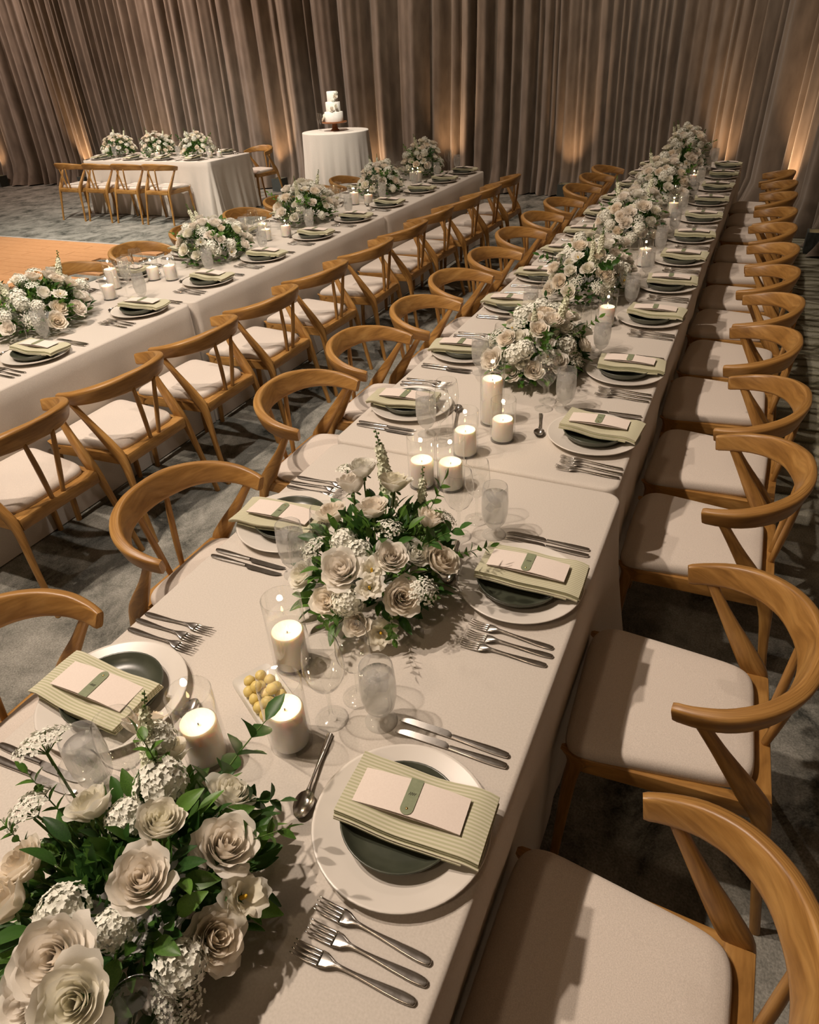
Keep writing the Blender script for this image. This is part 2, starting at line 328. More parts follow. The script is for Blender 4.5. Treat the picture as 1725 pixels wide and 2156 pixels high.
def obj(name, me, parent=None, loc=(0, 0, 0), rot=None, scale=None):
    o = bpy.data.objects.new(name, me); C.objects.link(o); o.location = loc
    if parent: o.parent = parent
    if rot is not None:
        if isinstance(rot, Quaternion): o.rotation_mode = 'QUATERNION'; o.rotation_quaternion = rot
        else: o.rotation_euler = rot
    if scale is not None: o.scale = (scale,) * 3 if not isinstance(scale, tuple) else scale
    return o
def tag(o, label, cat, group=None):
    o['label'] = label; o['category'] = cat
    if group: o['group'] = group
    return o
def struct(o): o['kind'] = 'structure'; return o
ORD = ['first', 'second', 'third', 'fourth', 'fifth', 'sixth', 'seventh', 'eighth', 'ninth', 'tenth', 'eleventh', 'twelfth', 'thirteenth', 'fourteenth']
rnd = random.Random(7)

# ------------------------------------------------------------------ the setting: floor, dance floor, wall, drapes
mb = MB(); mb.box(-16, 4, -5, 12, -0.05, 0.0)
struct(obj('floor', mb.build('floor', 'carpet', False)))
df = struct(obj('floor_dance', None)); df['label'] = 'orange lit wooden dance floor set on the grey carpet'
mb = MB(); mb.box(-10.5, -5.0, 5.395, 5.43, 0.0, 0.022); mb.box(-5.0, -4.965, -1.0, 5.43, 0.0, 0.022)
obj('edge_trim', mb.build('edge_trim', 'trim', False), df)
boards = []
for L_ in (1.2, 1.2):
    mb = MB(); mb.box(-0.596, 0.596, -0.073, 0.073, 0, 0.02); boards.append(mb.build('board', 'floorwood', False))
k = 0
for r_ in range(30):
    for c_ in range(4):
        x = -10.0 + c_ * 1.2 + (0.6 if r_ % 2 else 0)
        if x > -5.58: continue
        obj('board', boards[k % 2], df, (x, 5.32 - r_ * 0.15, 0)); k += 1
    if r_ % 2 == 0: pass
mb = MB(); mb.box(-16, 1.5, 10.25, 10.35, 0, 5.2)
struct(obj('wall_back', mb.build('wall_back', 'wall', False)))
mb = MB(); mb.box(2.75, 2.85, -5, 10.35, 0, 5.2)
struct(obj('wall_right', mb.build('wall_right', 'wall', False)))

path = [(-14.2, 9.35), (-12.0, 9.50), (-8.0, 9.72), (-4.0, 9.85), (-1.5, 9.80), (0.3, 9.70), (1.0, 9.35), (1.42, 8.55), (1.80, 7.55), (2.06, 6.75), (2.35, 5.6), (2.5, 4.0), (2.55, 2.0), (2.55, -0.5), (2.55, -3.5)]
pp = cr([(a, b) for a, b in path], 700)
acc = [0.0]
for a, b in zip(pp, pp[1:]): acc.append(acc[-1] + math.hypot(b[0] - a[0], b[1] - a[1]))
TOT = acc[-1]
def on_path(s):
    s = min(max(s, 0), TOT - 1e-4); k = bisect.bisect_right(acc, s) - 1; k = min(k, len(pp) - 2)
    f = (s - acc[k]) / (acc[k + 1] - acc[k]); a, b = pp[k], pp[k + 1]
    tx, ty = b[0] - a[0], b[1] - a[1]; l = math.hypot(tx, ty)
    return (a[0] + tx * f, a[1] + ty * f), (ty / l, -tx / l)
npan = 18; HC = 4.6
rk = random.Random(77); KN = [0.0]
while KN[-1] < TOT + 0.5:
    wide = 0.5 + 0.5 * sin(KN[-1] * 0.9 + 1.3 * sin(KN[-1] * 0.37))
    KN.append(KN[-1] + rk.uniform(0.08, 0.16 + 0.42 * wide ** 2))
KA = [rk.uniform(0.25, 1.0) for _ in KN]
pan_lab = ['first (leftmost)', 'second', 'third', 'fourth', 'fifth', 'sixth', 'seventh', 'eighth', 'ninth', 'tenth', 'eleventh', 'twelfth', 'thirteenth', 'fourteenth', 'fifteenth', 'sixteenth', 'seventeenth', 'eighteenth']
for ip in range(npan):
    rr = random.Random(100 + ip); s0, s1 = TOT * ip / npan, TOT * (ip + 1) / npan
    ph1 = rr.uniform(0, 6)
    def fold(s, t):
        s = s + 0.05 * sin(3.4 * t + s * 1.3) * (1 - t)
        k = min(max(bisect.bisect_right(KN, s) - 1, 0), len(KN) - 2)
        wd = KN[k + 1] - KN[k]; f = min(max((s - KN[k]) / wd, 0), 1)
        a = KA[k] * (1 - f) + KA[k + 1] * f
        d = a * (sin(pi * f) ** 0.7) * (0.07 + 0.42 * wd)
        return d + 0.012 * sin(23 * s) + 0.008 * sin(47 * s + 2) + 0.05 * sin(2.1 * s)
    nu, nv = int((s1 - s0) / 0.014), 16
    mb = MB()
    def fn(u, v, s0=s0, s1=s1, fold=fold, ph1=ph1):
        z = HC * v ** 1.5; s = s0 + (s1 - s0) * u; t = z / HC
        (x, y), (nx, ny) = on_path(s)
        d = fold(s, t)
        if z < 0.35:
            q = (0.35 - z) / 0.35; d = d * (1 + 0.5 * q) + 0.10 * q * q * (0.6 + 0.6 * sin(5 * s)) + 0.03 * q * sin(31 * s)
            z = max(z, 0.004) + 0.02 * q * (0.5 + 0.5 * sin(17 * s))
        return (x + nx * d, y + ny * d, z)
    mb.grid(fn, nu, nv)
    o = obj('drape_panel', mb.build('drape_panel', 'velvet'))
    tag(o, f'taupe velvet floor-length drape, {pan_lab[ip]} panel from the left of the room', 'drape', 'taupe drapes along the back of the room')

# uplights on the floor in front of the drapes
mb = MB(); mb.box(-0.1, 0.1, -0.1, 0.1, 0, 0.015); mb.box(-0.1, 0.1, -0.1, -0.085, 0.015, 0.2); mb.box(-0.1, 0.1, 0.085, 0.1, 0.015, 0.2); mb.box(-0.1, -0.085, -0.085, 0.085, 0.015, 0.2); mb.box(0.085, 0.1, -0.085, 0.085, 0.015, 0.2)
UB = mb.build('housing', 'greybox', False)
mb = MB(); mb.lathe([(0.0001, 0.15), (0.05, 0.15), (0.06, 0.14), (0.06, 0.016)], 16); UL = mb.build('lens', 'lens')
ups = [(-13.0, 9.12, 60, 'uplight box at the far left edge before the drapes'), (-10.75, 9.27, 170, 'uplight box behind the left end of the head table'), (-8.9, 9.36, 50, 'uplight box behind the middle of the head table'),
       (-6.35, 9.48, 110, 'uplight box left of the round cake table'), (-4.5, 9.52, 60, 'uplight box behind the round cake table'), (-3.25, 9.53, 110, 'uplight box behind the far end of the left-hand long table'),
       (-1.35, 9.45, 80, 'small grey uplight box in the aisle between the two long tables'), (0.55, 9.22, 140, 'uplight box behind the far end of the main long table'),
       (1.28, 8.05, 200, 'uplight box beyond the last chairs on the right'), (2.2, 4.6, 45, 'uplight box added for fill by the right-hand drapes beside the far chairs'), (2.28, 2.2, 45, 'uplight box added for fill by the right-hand drapes beside the middle chairs'), (2.28, -0.4, 45, 'uplight box added for fill by the right-hand drapes beside the nearest chairs'), (1.83, 6.95, 12, 'grey uplight box at the right edge beside the puddled drape')]  # the three beside the right-hand chairs are unseen, added for warm fill
for x, y, pw, lab in ups:
    t = tag(obj('uplight_box', None, loc=(x, y, 0)), 'grey ' + lab if not lab.startswith(('small', 'grey')) else lab, 'uplight', 'uplights at the foot of the drapes')
    obj('housing', UB, t); obj('lens', UL, t)
    l = bpy.data.lights.new('uplight', 'SPOT'); l.energy = pw * 0.55; l.spot_size = radians(60); l.spot_blend = 1; l.shadow_soft_size = 0.05; l.color = (1.0, 0.58, 0.30)
    lo = bpy.data.objects.new('uplight_beam', l); C.objects.link(lo); lo.parent = t; lo.location = (0, 0, 0.17)
    (px_, py_), (nx_, ny_) = min((on_path(s_ * TOT / 300) for s_ in range(300)), key=lambda q_: (q_[0][0] - x) ** 2 + (q_[0][1] - y) ** 2)
    lo.rotation_euler = Vector((-nx_ * 0.30, -ny_ * 0.30, 1)).normalized().to_track_quat('-Z', 'Y').to_euler()

# chair positions (the cloths are pushed in a little where a seat touches them)
PY = [-0.69, 0.0, 0.835, 1.416, 2.10, 2.66, 3.215, 3.79, 4.41, 5.05, 5.71, 6.38, 6.98]
rj = random.Random(11)
CRX = [1.225, 1.238, 1.235, 1.232, 1.21, 1.225, 1.21, 1.21, 1.20, 1.205, 1.21, 1.215, 1.20]
CRY = [-0.69, 0.03, 0.80, 1.34, 1.94, 2.48, 3.04, 3.58, 4.18, 4.75, 5.43, 6.01, 6.61]
CLX = [-0.125, -0.125, -0.195, -0.21, -0.155, -0.175, -0.15, -0.17, -0.17, -0.16, -0.17, -0.17, -0.17]
CLY = [-0.70, 0.01, 0.83, 1.41, 1.96, 2.51, 3.08, 3.69, 4.30, 4.91, 5.61, 6.25, 6.81]
AY = [0.22, 0.77, 1.34, 1.93, 2.53, 3.18, 3.81, 4.40, 4.98, 5.52, 6.14]
BY = [2.05, 2.66, 3.31, 4.0, 4.62, 5.25, 5.86]
HX = [-8.18, -7.62, -7.05, -6.47]
DENT = [(CRX[i] - 0.235, CRY[i], 1, 0) for i in range(13)] + [(CLX[i] + 0.235, CLY[i], -1, 0) for i in range(13)] + [(-1.385 - 0.235, y, 1, 0) for y in AY] + [(-2.81 + 0.235, y, -1, 0) for y in BY] + [(x, 6.9 + 0.235, 0, -1) for x in HX]
def dented(x, y, nx, ny, z):
    if z > 0.56: return x, y
    for (fx, fy, ax, ay_) in DENT:
        if ax and nx * ax > -0.5 and abs(y - fy) < 0.36 and abs(x - fx) < 0.16:
            q = 1 if abs(y - fy) < 0.27 else (0.36 - abs(y - fy)) / 0.09; q *= min(1, (0.56 - z) / 0.06)
            over = (x - fx) * ax
            if over > 0: x -= ax * over * q
        if ay_ and ny * ay_ > -0.5 and abs(x - fx) < 0.36 and abs(y - fy) < 0.16:
            q = 1 if abs(x - fx) < 0.27 else (0.36 - abs(x - fx)) / 0.09; q *= min(1, (0.56 - z) / 0.06)
            over = (y - fy) * ay_
            if over > 0: y -= ay_ * over * q
    return x, y

# ------------------------------------------------------------------ tablecloths
ZT = 0.75
def cloth(name, x0, x1, y0, y1, label, seam0, seam1, seed, flare=(), sides=1.0):
    rr = random.Random(seed); rc = 0.045; P = []
    segs = [((x1, y0 + rc), (x1, y1 - rc), (1, 0)), ((x1 - rc, y1), (x0 + rc, y1), (0, 1)), ((x0, y1 - rc), (x0, y0 + rc), (-1, 0)), ((x0 + rc, y0), (x1 - rc, y0), (0, -1))]
    cc = [(x1 - rc, y1 - rc, 0), (x0 + rc, y1 - rc, 90), (x0 + rc, y0 + rc, 180), (x1 - rc, y0 + rc, 270)]
    for k in range(4):
        a, b, nn = segs[k]; L_ = math.hypot(b[0] - a[0], b[1] - a[1]); n = max(4, int(L_ / 0.028))
        for i in range(n): f = i / n; P.append((a[0] + (b[0] - a[0]) * f, a[1] + (b[1] - a[1]) * f, nn[0], nn[1]))
        cx, cy, a0 = cc[k]
        for i in range(7): an = radians(a0 + 90 * i / 7); P.append((cx + rc * cos(an), cy + rc * sin(an), cos(an), sin(an)))
    ph = [rr.uniform(0, 6) for _ in range(6)]
    corners = [(x1, y1), (x0, y1), (x0, y0), (x1, y0)]
    def disp(x, y, nx, ny, t, s):
        dc = min(math.hypot(x - c[0], y - c[1]) for c in corners)
        e = math.exp(-(dc / 0.16) ** 2)
        base = 0.007 * sin(9 * s + ph[0]) + 0.006 * sin(21 * s + ph[1]) + 0.004 * sin(41 * s + ph[2]) + 0.004
        d = t ** 1.1 * (base * sides + e * (0.028 + 0.022 * sin(36 * s + ph[3])))
        for (fx, fy, amt, wd) in flare:
            dd = math.hypot(x - fx, y - fy); d += amt * math.exp(-(dd / wd) ** 2) * t ** 1.2 * (1 + 0.35 * sin(55 * s))
        return d
    n = len(P); V = []; Fc = []
    rows = [(-0.012, ZT), (-0.004, ZT - 0.0018), (0.0, ZT - 0.008)] + [(0, ZT - 0.008 - (ZT - 0.014) * (j / 11)) for j in range(1, 12)]
    for off, z in rows:
        t = max(0, (ZT - 0.02 - z) / ZT)
        for i, (x, y, nx, ny) in enumerate(P):
            s = i * 0.028; d = disp(x, y, nx, ny, t, s) + off
            fy = ny
            dx, dy = nx * d, ny * d
            if d > 0 and ((seam0 and ny < -0.05) or (seam1 and ny > 0.05)): dy = 0
            X_, Y_ = dented(x + dx, y + dy, nx, ny, z); V.append((X_, Y_, z))
    for j in range(len(rows) - 1):
        for i in range(n):
            k = (i + 1) % n; Fc.append((j * n + k, j * n + i, (j + 1) * n + i, (j + 1) * n + k))
    Fc.append(tuple(range(n)))
    me = mesh(name, V, Fc, 'linen', smooth=True, sharp=70)
    return tag(obj(name, me), label, 'tablecloth', 'ivory linen tablecloths')
cloth('tablecloth', 0.016, 1.006, -1.92, 0.515, 'ivory linen tablecloth on the nearest section of the main long table', False, True, 1, flare=((1.02, 0.46, 0.085, 0.10), (1.0, 0.30, 0.02, 0.08)))
cloth('tablecloth', 0.0, 0.988, 0.525, 2.945, 'ivory linen tablecloth on the second section of the main long table', True, True, 2, flare=((1.0, 0.58, 0.03, 0.09), (1.0, 2.9, 0.03, 0.09)))
cloth('tablecloth', 0.0, 0.985, 2.955, 5.385, 'ivory linen tablecloth on the third section of the main long table', True, True, 3, flare=((1.0, 3.0, 0.03, 0.09),))
cloth('tablecloth', 0.0, 0.99, 5.395, 7.45, 'ivory linen tablecloth on the farthest section of the main long table', True, False, 4)
cloth('tablecloth', -2.60, -1.605, -0.76, 1.685, 'ivory linen tablecloth on the nearest section of the left-hand long table', False, True, 5, flare=((-1.605, 1.64, 0.03, 0.07),))
cloth('tablecloth', -2.60, -1.605, 1.695, 4.175, 'ivory linen tablecloth on the middle section of the left-hand long table', True, True, 6, flare=((-1.605, 1.75, 0.03, 0.07), (-1.605, 4.1, 0.03, 0.07)))
cloth('tablecloth', -2.60, -1.60, 4.185, 6.63, 'ivory linen tablecloth on the farthest section of the left-hand long table', True, False, 7)
cloth('tablecloth', -8.32, -5.87, 7.16, 8.15, 'ivory linen tablecloth on the separate head table by the drapes', False, False, 8, sides=2.0, flare=((-5.87, 7.16, 0.05, 0.15), (-5.87, 7.75, 0.05, 0.12)))
# round cake table cloth
mb = MB(); nR = 96
def rc_(u, v, R=0.457, H=1.04):
    a = 2 * pi * u
    if v < 0.15: q = v / 0.15; return (R * q * 0.985 * cos(a), R * q * 0.985 * sin(a), H)
    if v < 0.25: q = (v - 0.15) / 0.1; return ((R * 0.985 + 0.012 * q) * cos(a), (R * 0.985 + 0.012 * q) * sin(a), H - 0.012 * q * q)
    q = (v - 0.25) / 0.75; r = R + q * (0.015 + 0.05 * (0.5 + 0.5 * sin(13 * a + 1)) + 0.02 * sin(29 * a))
    return (r * cos(a), r * sin(a), H - 0.012 - q * (H - 0.024))
mb.grid(rc_, nR, 20, closeu=True)
tag(obj('tablecloth', mb.build('round_cloth', 'linen'), loc=(-4.24, 7.95, 0)), 'ivory floor-length cloth on the tall round cake table', 'tablecloth', 'ivory linen tablecloths')

# ------------------------------------------------------------------ chairs
def chair_meshes():
    D = {}
    # back rail (C shape), front of chair is +Y
    half = [(0.0, -0.262, 0.742), (0.080, -0.253, 0.741), (0.155, -0.222, 0.736), (0.212, -0.168, 0.727), (0.241, -0.105, 0.716), (0.245, -0.045, 0.706), (0.238, 0.002, 0.699)]
    full = [(-x, y, z) for x, y, z in reversed(half)] + half[1:]
    pts = cr(full, 44); K = len(pts)
    wid, hei, side = [], [], []
    for i, p in enumerate(pts):
        q = abs(i / (K - 1) * 2 - 1)      # 0 at back, 1 at tips
        hh = 0.045 - 0.019 * max(0.0, (q - 0.2) / 0.8) ** 0.8
        ww = 0.0125 + 0.006 * sin(pi * min(1, q * 1.1))
        if q > 0.97: hh *= 0.93; ww *= 0.9
        hei.append(ww); wid.append(hh)
        rad = Vector((p[0], p[1] + 0.05, 0)).normalized()
        side.append(Vector((rad.x * 0.30, rad.y * 0.30, 1)))
    mb = MB(); mb.sweep(pts, wid, hei, side, 18, 0, 4.6); D['back_rail'] = mb.build('back_rail', 'oak', True, 50)
    for nm, sx in (('l', -1), ('r', 1)):
        p = cr([(sx * 0.244, -0.305, 0.0), (sx * 0.228, -0.264, 0.22), (sx * 0.212, -0.232, 0.40), (sx * 0.212, -0.19, 0.475), (sx * 0.226, -0.115, 0.59), (sx * 0.241, -0.055, 0.688)], 20)
        K = len(p); wd, he = [], []
        for i in range(K):
            f = i / (K - 1); g = math.exp(-((f - 0.56) / 0.22) ** 2)
            wd.append(0.0125 + 0.017 * g); he.append(0.0115 + 0.005 * g)
        mb = MB(); mb.sweep(p, wd, he, Vector((0, 1, 0.25)), 12, 0, 3.0); D['rear_' + nm] = mb.build('leg_rear', 'oak', True, 50)
        p = cr([(sx * 0.222, 0.205, 0.0), (sx * 0.217, 0.198, 0.2), (sx * 0.212, 0.190, 0.36), (sx * 0.208, 0.176, 0.432)], 12)
        K = len(p); wd = [0.0115 + 0.010 * (i / (K - 1)) + (0.028 * ((i / (K - 1) - 0.75) / 0.25) ** 2 if i / (K - 1) > 0.75 else 0) for i in range(K)]; he = [0.0115 + 0.006 * i / (K - 1) for i in range(K)]
        mb = MB(); mb.sweep(p, wd, he, Vector((0, 1, 0)), 12, 0, 3.4); D['front_' + nm] = mb.build('leg_front', 'oak', True, 50)
        p = cr([(sx * 0.026, -0.232, 0.425), (sx * 0.045, -0.246, 0.57), (sx * 0.066, -0.256, 0.712)], 8)
        mb = MB(); mb.tube(p, [0.0085 + 0.003 * sin(pi * i / 8) for i in range(9)], 8); D['spin_' + nm] = mb.build('spindle', 'oak')
    # seat frame: four rails
    mb = MB()
    def rail(a, b, w0, h0, n=2):
        a, b = Vector(a), Vector(b); d = (b - a).normalized(); sd = Vector((-d.y, d.x, 0))
        mb.sweep([a + (b - a) * i / n for i in range(n + 1)], [w0] * (n + 1), [h0] * (n + 1), sd, 12, 0, 8)
    rail((-0.212, 0.185, 0.412), (0.212, 0.185, 0.412), 0.014, 0.024)
    rail((-0.195, -0.218, 0.415), (0.195, -0.218, 0.415), 0.030, 0.027)
    rail((-0.210, 0.19, 0.412), (-0.198, -0.215, 0.414), 0.014, 0.026)
    rail((0.210, 0.19, 0.412), (0.198, -0.215, 0.414), 0.014, 0.026)
    D['frame'] = mb.build('seat_frame', 'oak', True, 40)
    # cushion
    def outline(a, k):
        c_, s_ = cos(a), sin(a)
        ex = 0.26
        X = math.copysign(abs(c_) ** ex, c_); Y = math.copysign(abs(s_) ** ex, s_)
        yy = 0.007 + Y * 0.213 * k; hw = 0.182 + (yy + 0.206) / 0.42 * 0.048
        return X * (hw - (1 - k) * 0.2), yy
    rows = [(0.97, 0.434), (1.0, 0.440), (1.008, 0.452), (1.0, 0.464), (0.975, 0.473), (0.93, 0.478), (0.8, 0.482), (0.55, 0.485), (0.25, 0.486)]
    mb = MB(); n = 56; V = []; Fc = []
    for k, z in rows:
        for i in range(n):
            x, y = outline(2 * pi * i / n, k); zz = z - 0.020 * max(0, (y - 0.13) / 0.09) ** 2 * (1 if z > 0.445 else 0.3)
            V.append((x, y, zz))
    for j in range(len(rows) - 1):
        for i in range(n): k = (i + 1) % n; Fc.append((j * n + i, j * n + k, (j + 1) * n + k, (j + 1) * n + i))
    Fc.append(tuple((len(rows) - 1) * n + i for i in range(n))); Fc.append(tuple(reversed(range(n))))
    D['cushion'] = mesh('cushion', V, Fc, 'cushion')
    return D
CH = chair_meshes()
def chair(x, y, rz, label, group):
    t = tag(obj('armchair', None, loc=(x, y, 0), rot=(0, 0, rz)), label, 'chair', group)
    obj('seat_cushion', CH['cushion'], t)['label'] = 'beige linen seat cushion'
    obj('seat_frame', CH['frame'], t); obj('back_rail', CH['back_rail'], t)
    for k in ('rear_l', 'rear_r', 'front_l', 'front_r'): obj('leg', CH[k], t)
    for k in ('spin_l', 'spin_r'): obj('spindle', CH[k], t)
    return t
for i in range(13):
    chair(CRX[i], CRY[i], pi / 2 + rj.uniform(-0.05, 0.05), f'curved oak armchair, {ORD[i]} from the camera along right side of main table', 'armchairs along the right side of the main table')
    chair(CLX[i], CLY[i], -pi / 2 + rj.uniform(-0.06, 0.06), f'curved oak armchair, {ORD[i]} from the camera along left side of main table', 'armchairs along the left side of the main table')
for i, y in enumerate(AY):
    chair(-1.385 + rj.uniform(-0.015, 0.015) + (0.04 if i > 7 else 0), y, pi / 2 + rj.uniform(-0.04, 0.04), f'curved oak armchair, {ORD[i]} from the camera on aisle side of left long table', 'armchairs on the aisle side of the left table')
for i, y in enumerate(BY):
    chair(-2.81, y, -pi / 2 + rj.uniform(-0.06, 0.06), f'oak armchair, {ORD[i]} from the camera on dance-floor side of left long table', 'armchairs on the far side of the left table')
for i, x in enumerate(HX):
    chair(x, 6.90, rj.uniform(-0.05, 0.05) - 0.03, f'oak armchair in front of the head table, {ORD[i]} from the left', 'armchairs in front of the head table')
chair(-6.06, 8.50, pi - 0.25, 'oak armchair behind the right-hand end of the head table', 'armchairs behind the head table')

# ------------------------------------------------------------------ tableware meshes
G = {}
mb = MB(); mb.lathe([(0.0001, 0.006), (0.085, 0.006), (0.10, 0.008), (0.125, 0.015), (0.150, 0.021), (0.1545, 0.0225), (0.156, 0.0205), (0.152, 0.017), (0.12, 0.009), (0.095, 0.001), (0.088, 0.0), (0.0001, 0.0)], 56); G['charger'] = mb.build('charger', 'cream')
mb = MB(); mb.lathe([(0.0001, 0.013), (0.07, 0.013), (0.085, 0.016), (0.096, 0.026), (0.102, 0.034), (0.1045, 0.036), (0.106, 0.034), (0.100, 0.022), (0.088, 0.010), (0.07, 0.007), (0.066, 0.007), (0.0001, 0.008)], 48); G['plate'] = mb.build('plate', 'green_glaze')
def napkin_mesh(seed):
    rr = random.Random(seed); mb = MB(); lay = 4
    ph = [rr.uniform(0, 6) for _ in range(4)]
    for k in range(lay):
        z0 = 0.0005 + k * 0.0046; dx = (lay - 1 - k) * 0.0025 + rr.uniform(-0.002, 0.002); dy = rr.uniform(-0.003, 0.003)
        x0, x1 = -0.062 - dx, 0.062 + (0.002 if k == lay - 1 else -0.004 * (k == 1)); y0, y1 = -0.128 + (0.028 if k == 0 else 0.0) + dy, 0.128
        def sag(y, x):
            s = 0.010 * (1 - (y / 0.128) ** 2) * -0.8 + 0.0022 * sin(26 * y + ph[0]) + 0.0015 * sin(48 * y + ph[1] + x * 20)
            return s + (-0.012 * max(0, (-y - 0.085) / 0.043) ** 2) + 0.002 * sin(40 * x + ph[2])
        th = 0.0036
        top = lambda u, v: (x0 + (x1 - x0) * u, y0 + (y1 - y0) * v, z0 + th + sag(y0 + (y1 - y0) * v, x0 + (x1 - x0) * u))
        bot = lambda u, v: (x0 + (x1 - x0) * u, y0 + (y1 - y0) * v, z0 + sag(y0 + (y1 - y0) * v, x0 + (x1 - x0) * u))
        uvf = lambda u, v: ((y0 + (y1 - y0) * v), (x0 + (x1 - x0) * u))
        nu, nv = 6, 16
        b = mb.grid(top, nu, nv, uv=uvf); c = mb.grid(lambda u, v: bot(1 - u, v), nu, nv, uv=lambda u, v: uvf(1 - u, v))
        W_ = nu + 1
        for j in range(nv):
            mb.F.append((b + j * W_, b + (j + 1) * W_, c + (j + 1) * W_ + nu, c + j * W_ + nu)); mb.mi.append(0)
            mb.F.append((b + (j + 1) * W_ + nu, b + j * W_ + nu, c + j * W_, c + (j + 1) * W_)); mb.mi.append(0)
        for i in range(nu):
            mb.F.append((b + i + 1, b + i, c + nu - i, c + nu - i - 1)); mb.mi.append(0)
            mb.F.append((b + nv * W_ + i, b + nv * W_ + i + 1, c + nv * W_ + nu - i - 1, c + nv * W_ + nu - i)); mb.mi.append(0)
    return mb.build('napkin', 'napkin', True, 45)
G['napkins'] = [napkin_mesh(s) for s in range(4)]
# menu card: slightly bowed folded card
def card_mesh():
    mb = MB(); bow = lambda x: 0.006 * (1 - (x / 0.097) ** 2)
    for z0, sc in ((0.0, 0.25), (0.0016, 1.0)):
        top = lambda u, v: (-0.034 + 0.068 * u, -0.097 + 0.194 * v, z0 + 0.0007 + bow(-0.097 + 0.194 * v) * sc)
        bot = lambda u, v: (0.034 - 0.068 * u, -0.097 + 0.194 * v, z0 + bow(-0.097 + 0.194 * v) * sc)
        mb.grid(top, 1, 10); mb.grid(bot, 1, 10)
    return mb.build('card', 'card', True, 40)
G['card'] = card_mesh()
def tag_mesh():
    V = []; z = lambda y: 0.0016 + 0.0007 + 0.006 * (1 - (y / 0.097) ** 2) + 0.0006
    hw = 0.0115; pts = [(0.036, -hw), (0.036, hw)]
    for i in range(9): a = radians(90 + 180 * i / 8); pts.append((-0.022 + hw * cos(a), hw * sin(a)))
    for zz in (0, 0.0009): V += [(x, y, z(y) + zz) for x, y in pts]
    n = len(pts); Fc = [tuple(reversed(range(n))), tuple(n + i for i in range(n))] + [(i, (i + 1) % n, n + (i + 1) % n, n + i) for i in range(n)]
    return mesh('tag', V, Fc, 'sage', smooth=False)
G['tag'] = tag_mesh()
mb = MB(); mb.lathe([(0.0025, 0.0091), (0.0024, 0.0101), (0.0014, 0.0109), (0.0001, 0.0111)], 10, c=(-0.022, 0, 0.0)); G['brad'] = mb.build('brad', 'brass')
def script_mesh():
    mb = MB(); p = [(0.006 + 0.0030 * sin(i * 1.25) * (1 if i % 5 else 1.6), -0.0062 + i * 0.00062, 0.0100) for i in range(21)]
    mb.tube([(x, y, z) for x, y, z in p], 0.00028, 4); return mb.build('handwriting', 'ink')
G['script'] = script_mesh()
# cutlery
def ribbon(mb, rows, th):
    """rows: (y, halfwidth, z) -> thin solid with rounded sides"""
    pts = [(0, y, z) for y, _, z in rows]; mb.sweep(pts, [w_ for _, w_, _ in rows], [th(i) if callable(th) else th for i in range(len(rows))], Vector((1, 0, 0)), 10, 0, 2.6)
def fork_mesh():
    mb = MB()
    rows = cr([(-0.102, 0.0025, 0.0035), (-0.098, 0.0062, 0.0035), (-0.08, 0.0078, 0.0035), (-0.05, 0.0062, 0.0045), (-0.01, 0.0032, 0.007), (0.015, 0.0028, 0.0095), (0.028, 0.0045, 0.010), (0.04, 0.0105, 0.0085), (0.052, 0.0125, 0.0065)], 26)
    ribbon(mb, rows, lambda i: 0.0022 if i < 18 else 0.0016)
    for k in range(4):
        x = (k - 1.5) * 0.0066
        p = cr([(x * 0.96, 0.049, 0.0066), (x, 0.065, 0.0052), (x, 0.083, 0.0068), (x * 0.98, 0.098, 0.0110)], 7)
        mb.sweep(p, [0.0022, 0.0020, 0.0019, 0.0018, 0.0017, 0.0015, 0.0013, 0.0008], [0.0013] * 8, Vector((1, 0, 0)), 6, 0, 2.5)
    return mb.build('fork', 'steel')
def knife_mesh():
    mb = MB()
    rows = cr([(-0.115, 0.003, 0.0040), (-0.110, 0.0065, 0.0042), (-0.08, 0.0078, 0.0045), (-0.03, 0.0058, 0.0048), (0.0, 0.0048, 0.0050)], 14)
    ribbon(mb, rows, 0.0032)
    p = cr([(0.0, 0.0), (0.01, 0.012), (0.05, 0.012), (0.085, 0.0115), (0.102, 0.008), (0.112, 0.001)], 14)
    b = len(mb.V)
    for j, (y, w_) in enumerate(p):
        for x, z in ((-0.005, 0.0040), (-0.005 + max(w_, 0.0005) + 0.003, 0.0046), (-0.005, 0.0056)): mb.V.append((x, y, z)); mb.U.append((x, y))
    for j in range(len(p) - 1):
        for i in range(3): k = (i + 1) % 3; mb.F.append((b + j * 3 + i, b + j * 3 + k, b + (j + 1) * 3 + k, b + (j + 1) * 3 + i)); mb.mi.append(0)
    mb.F.append((b, b + 1, b + 2)); mb.mi.append(0)
    return mb.build('knife', 'steel', True, 40)
def spoon_mesh():
    mb = MB()
    rows = cr([(-0.100, 0.0055, 0.0035), (-0.095, 0.0068, 0.0036), (-0.06, 0.0052, 0.005), (-0.01, 0.0030, 0.010), (0.022, 0.0032, 0.0115), (0.034, 0.006, 0.0105)], 18)
    ribbon(mb, rows, 0.0018)
    def bowl(u, v, off=0.0):
        a = 2 * pi * u; r = v; x = 0.0185 * r * cos(a) * (1 - 0.12 * sin(a)); y = 0.060 + 0.028 * r * sin(a)
        return (x, y, 0.0015 + off + 0.0085 * r ** 2.2)
    mb.grid(lambda u, v: bowl(u, max(v, 0.01), 0.0012), 20, 6, closeu=True); mb.grid(lambda u, v: bowl(1 - u, max(v, 0.01)), 20, 6, closeu=True)
    return mb.build('spoon', 'steel')
G['fork'], G['knife'], G['spoon'] = fork_mesh(), knife_mesh(), spoon_mesh()
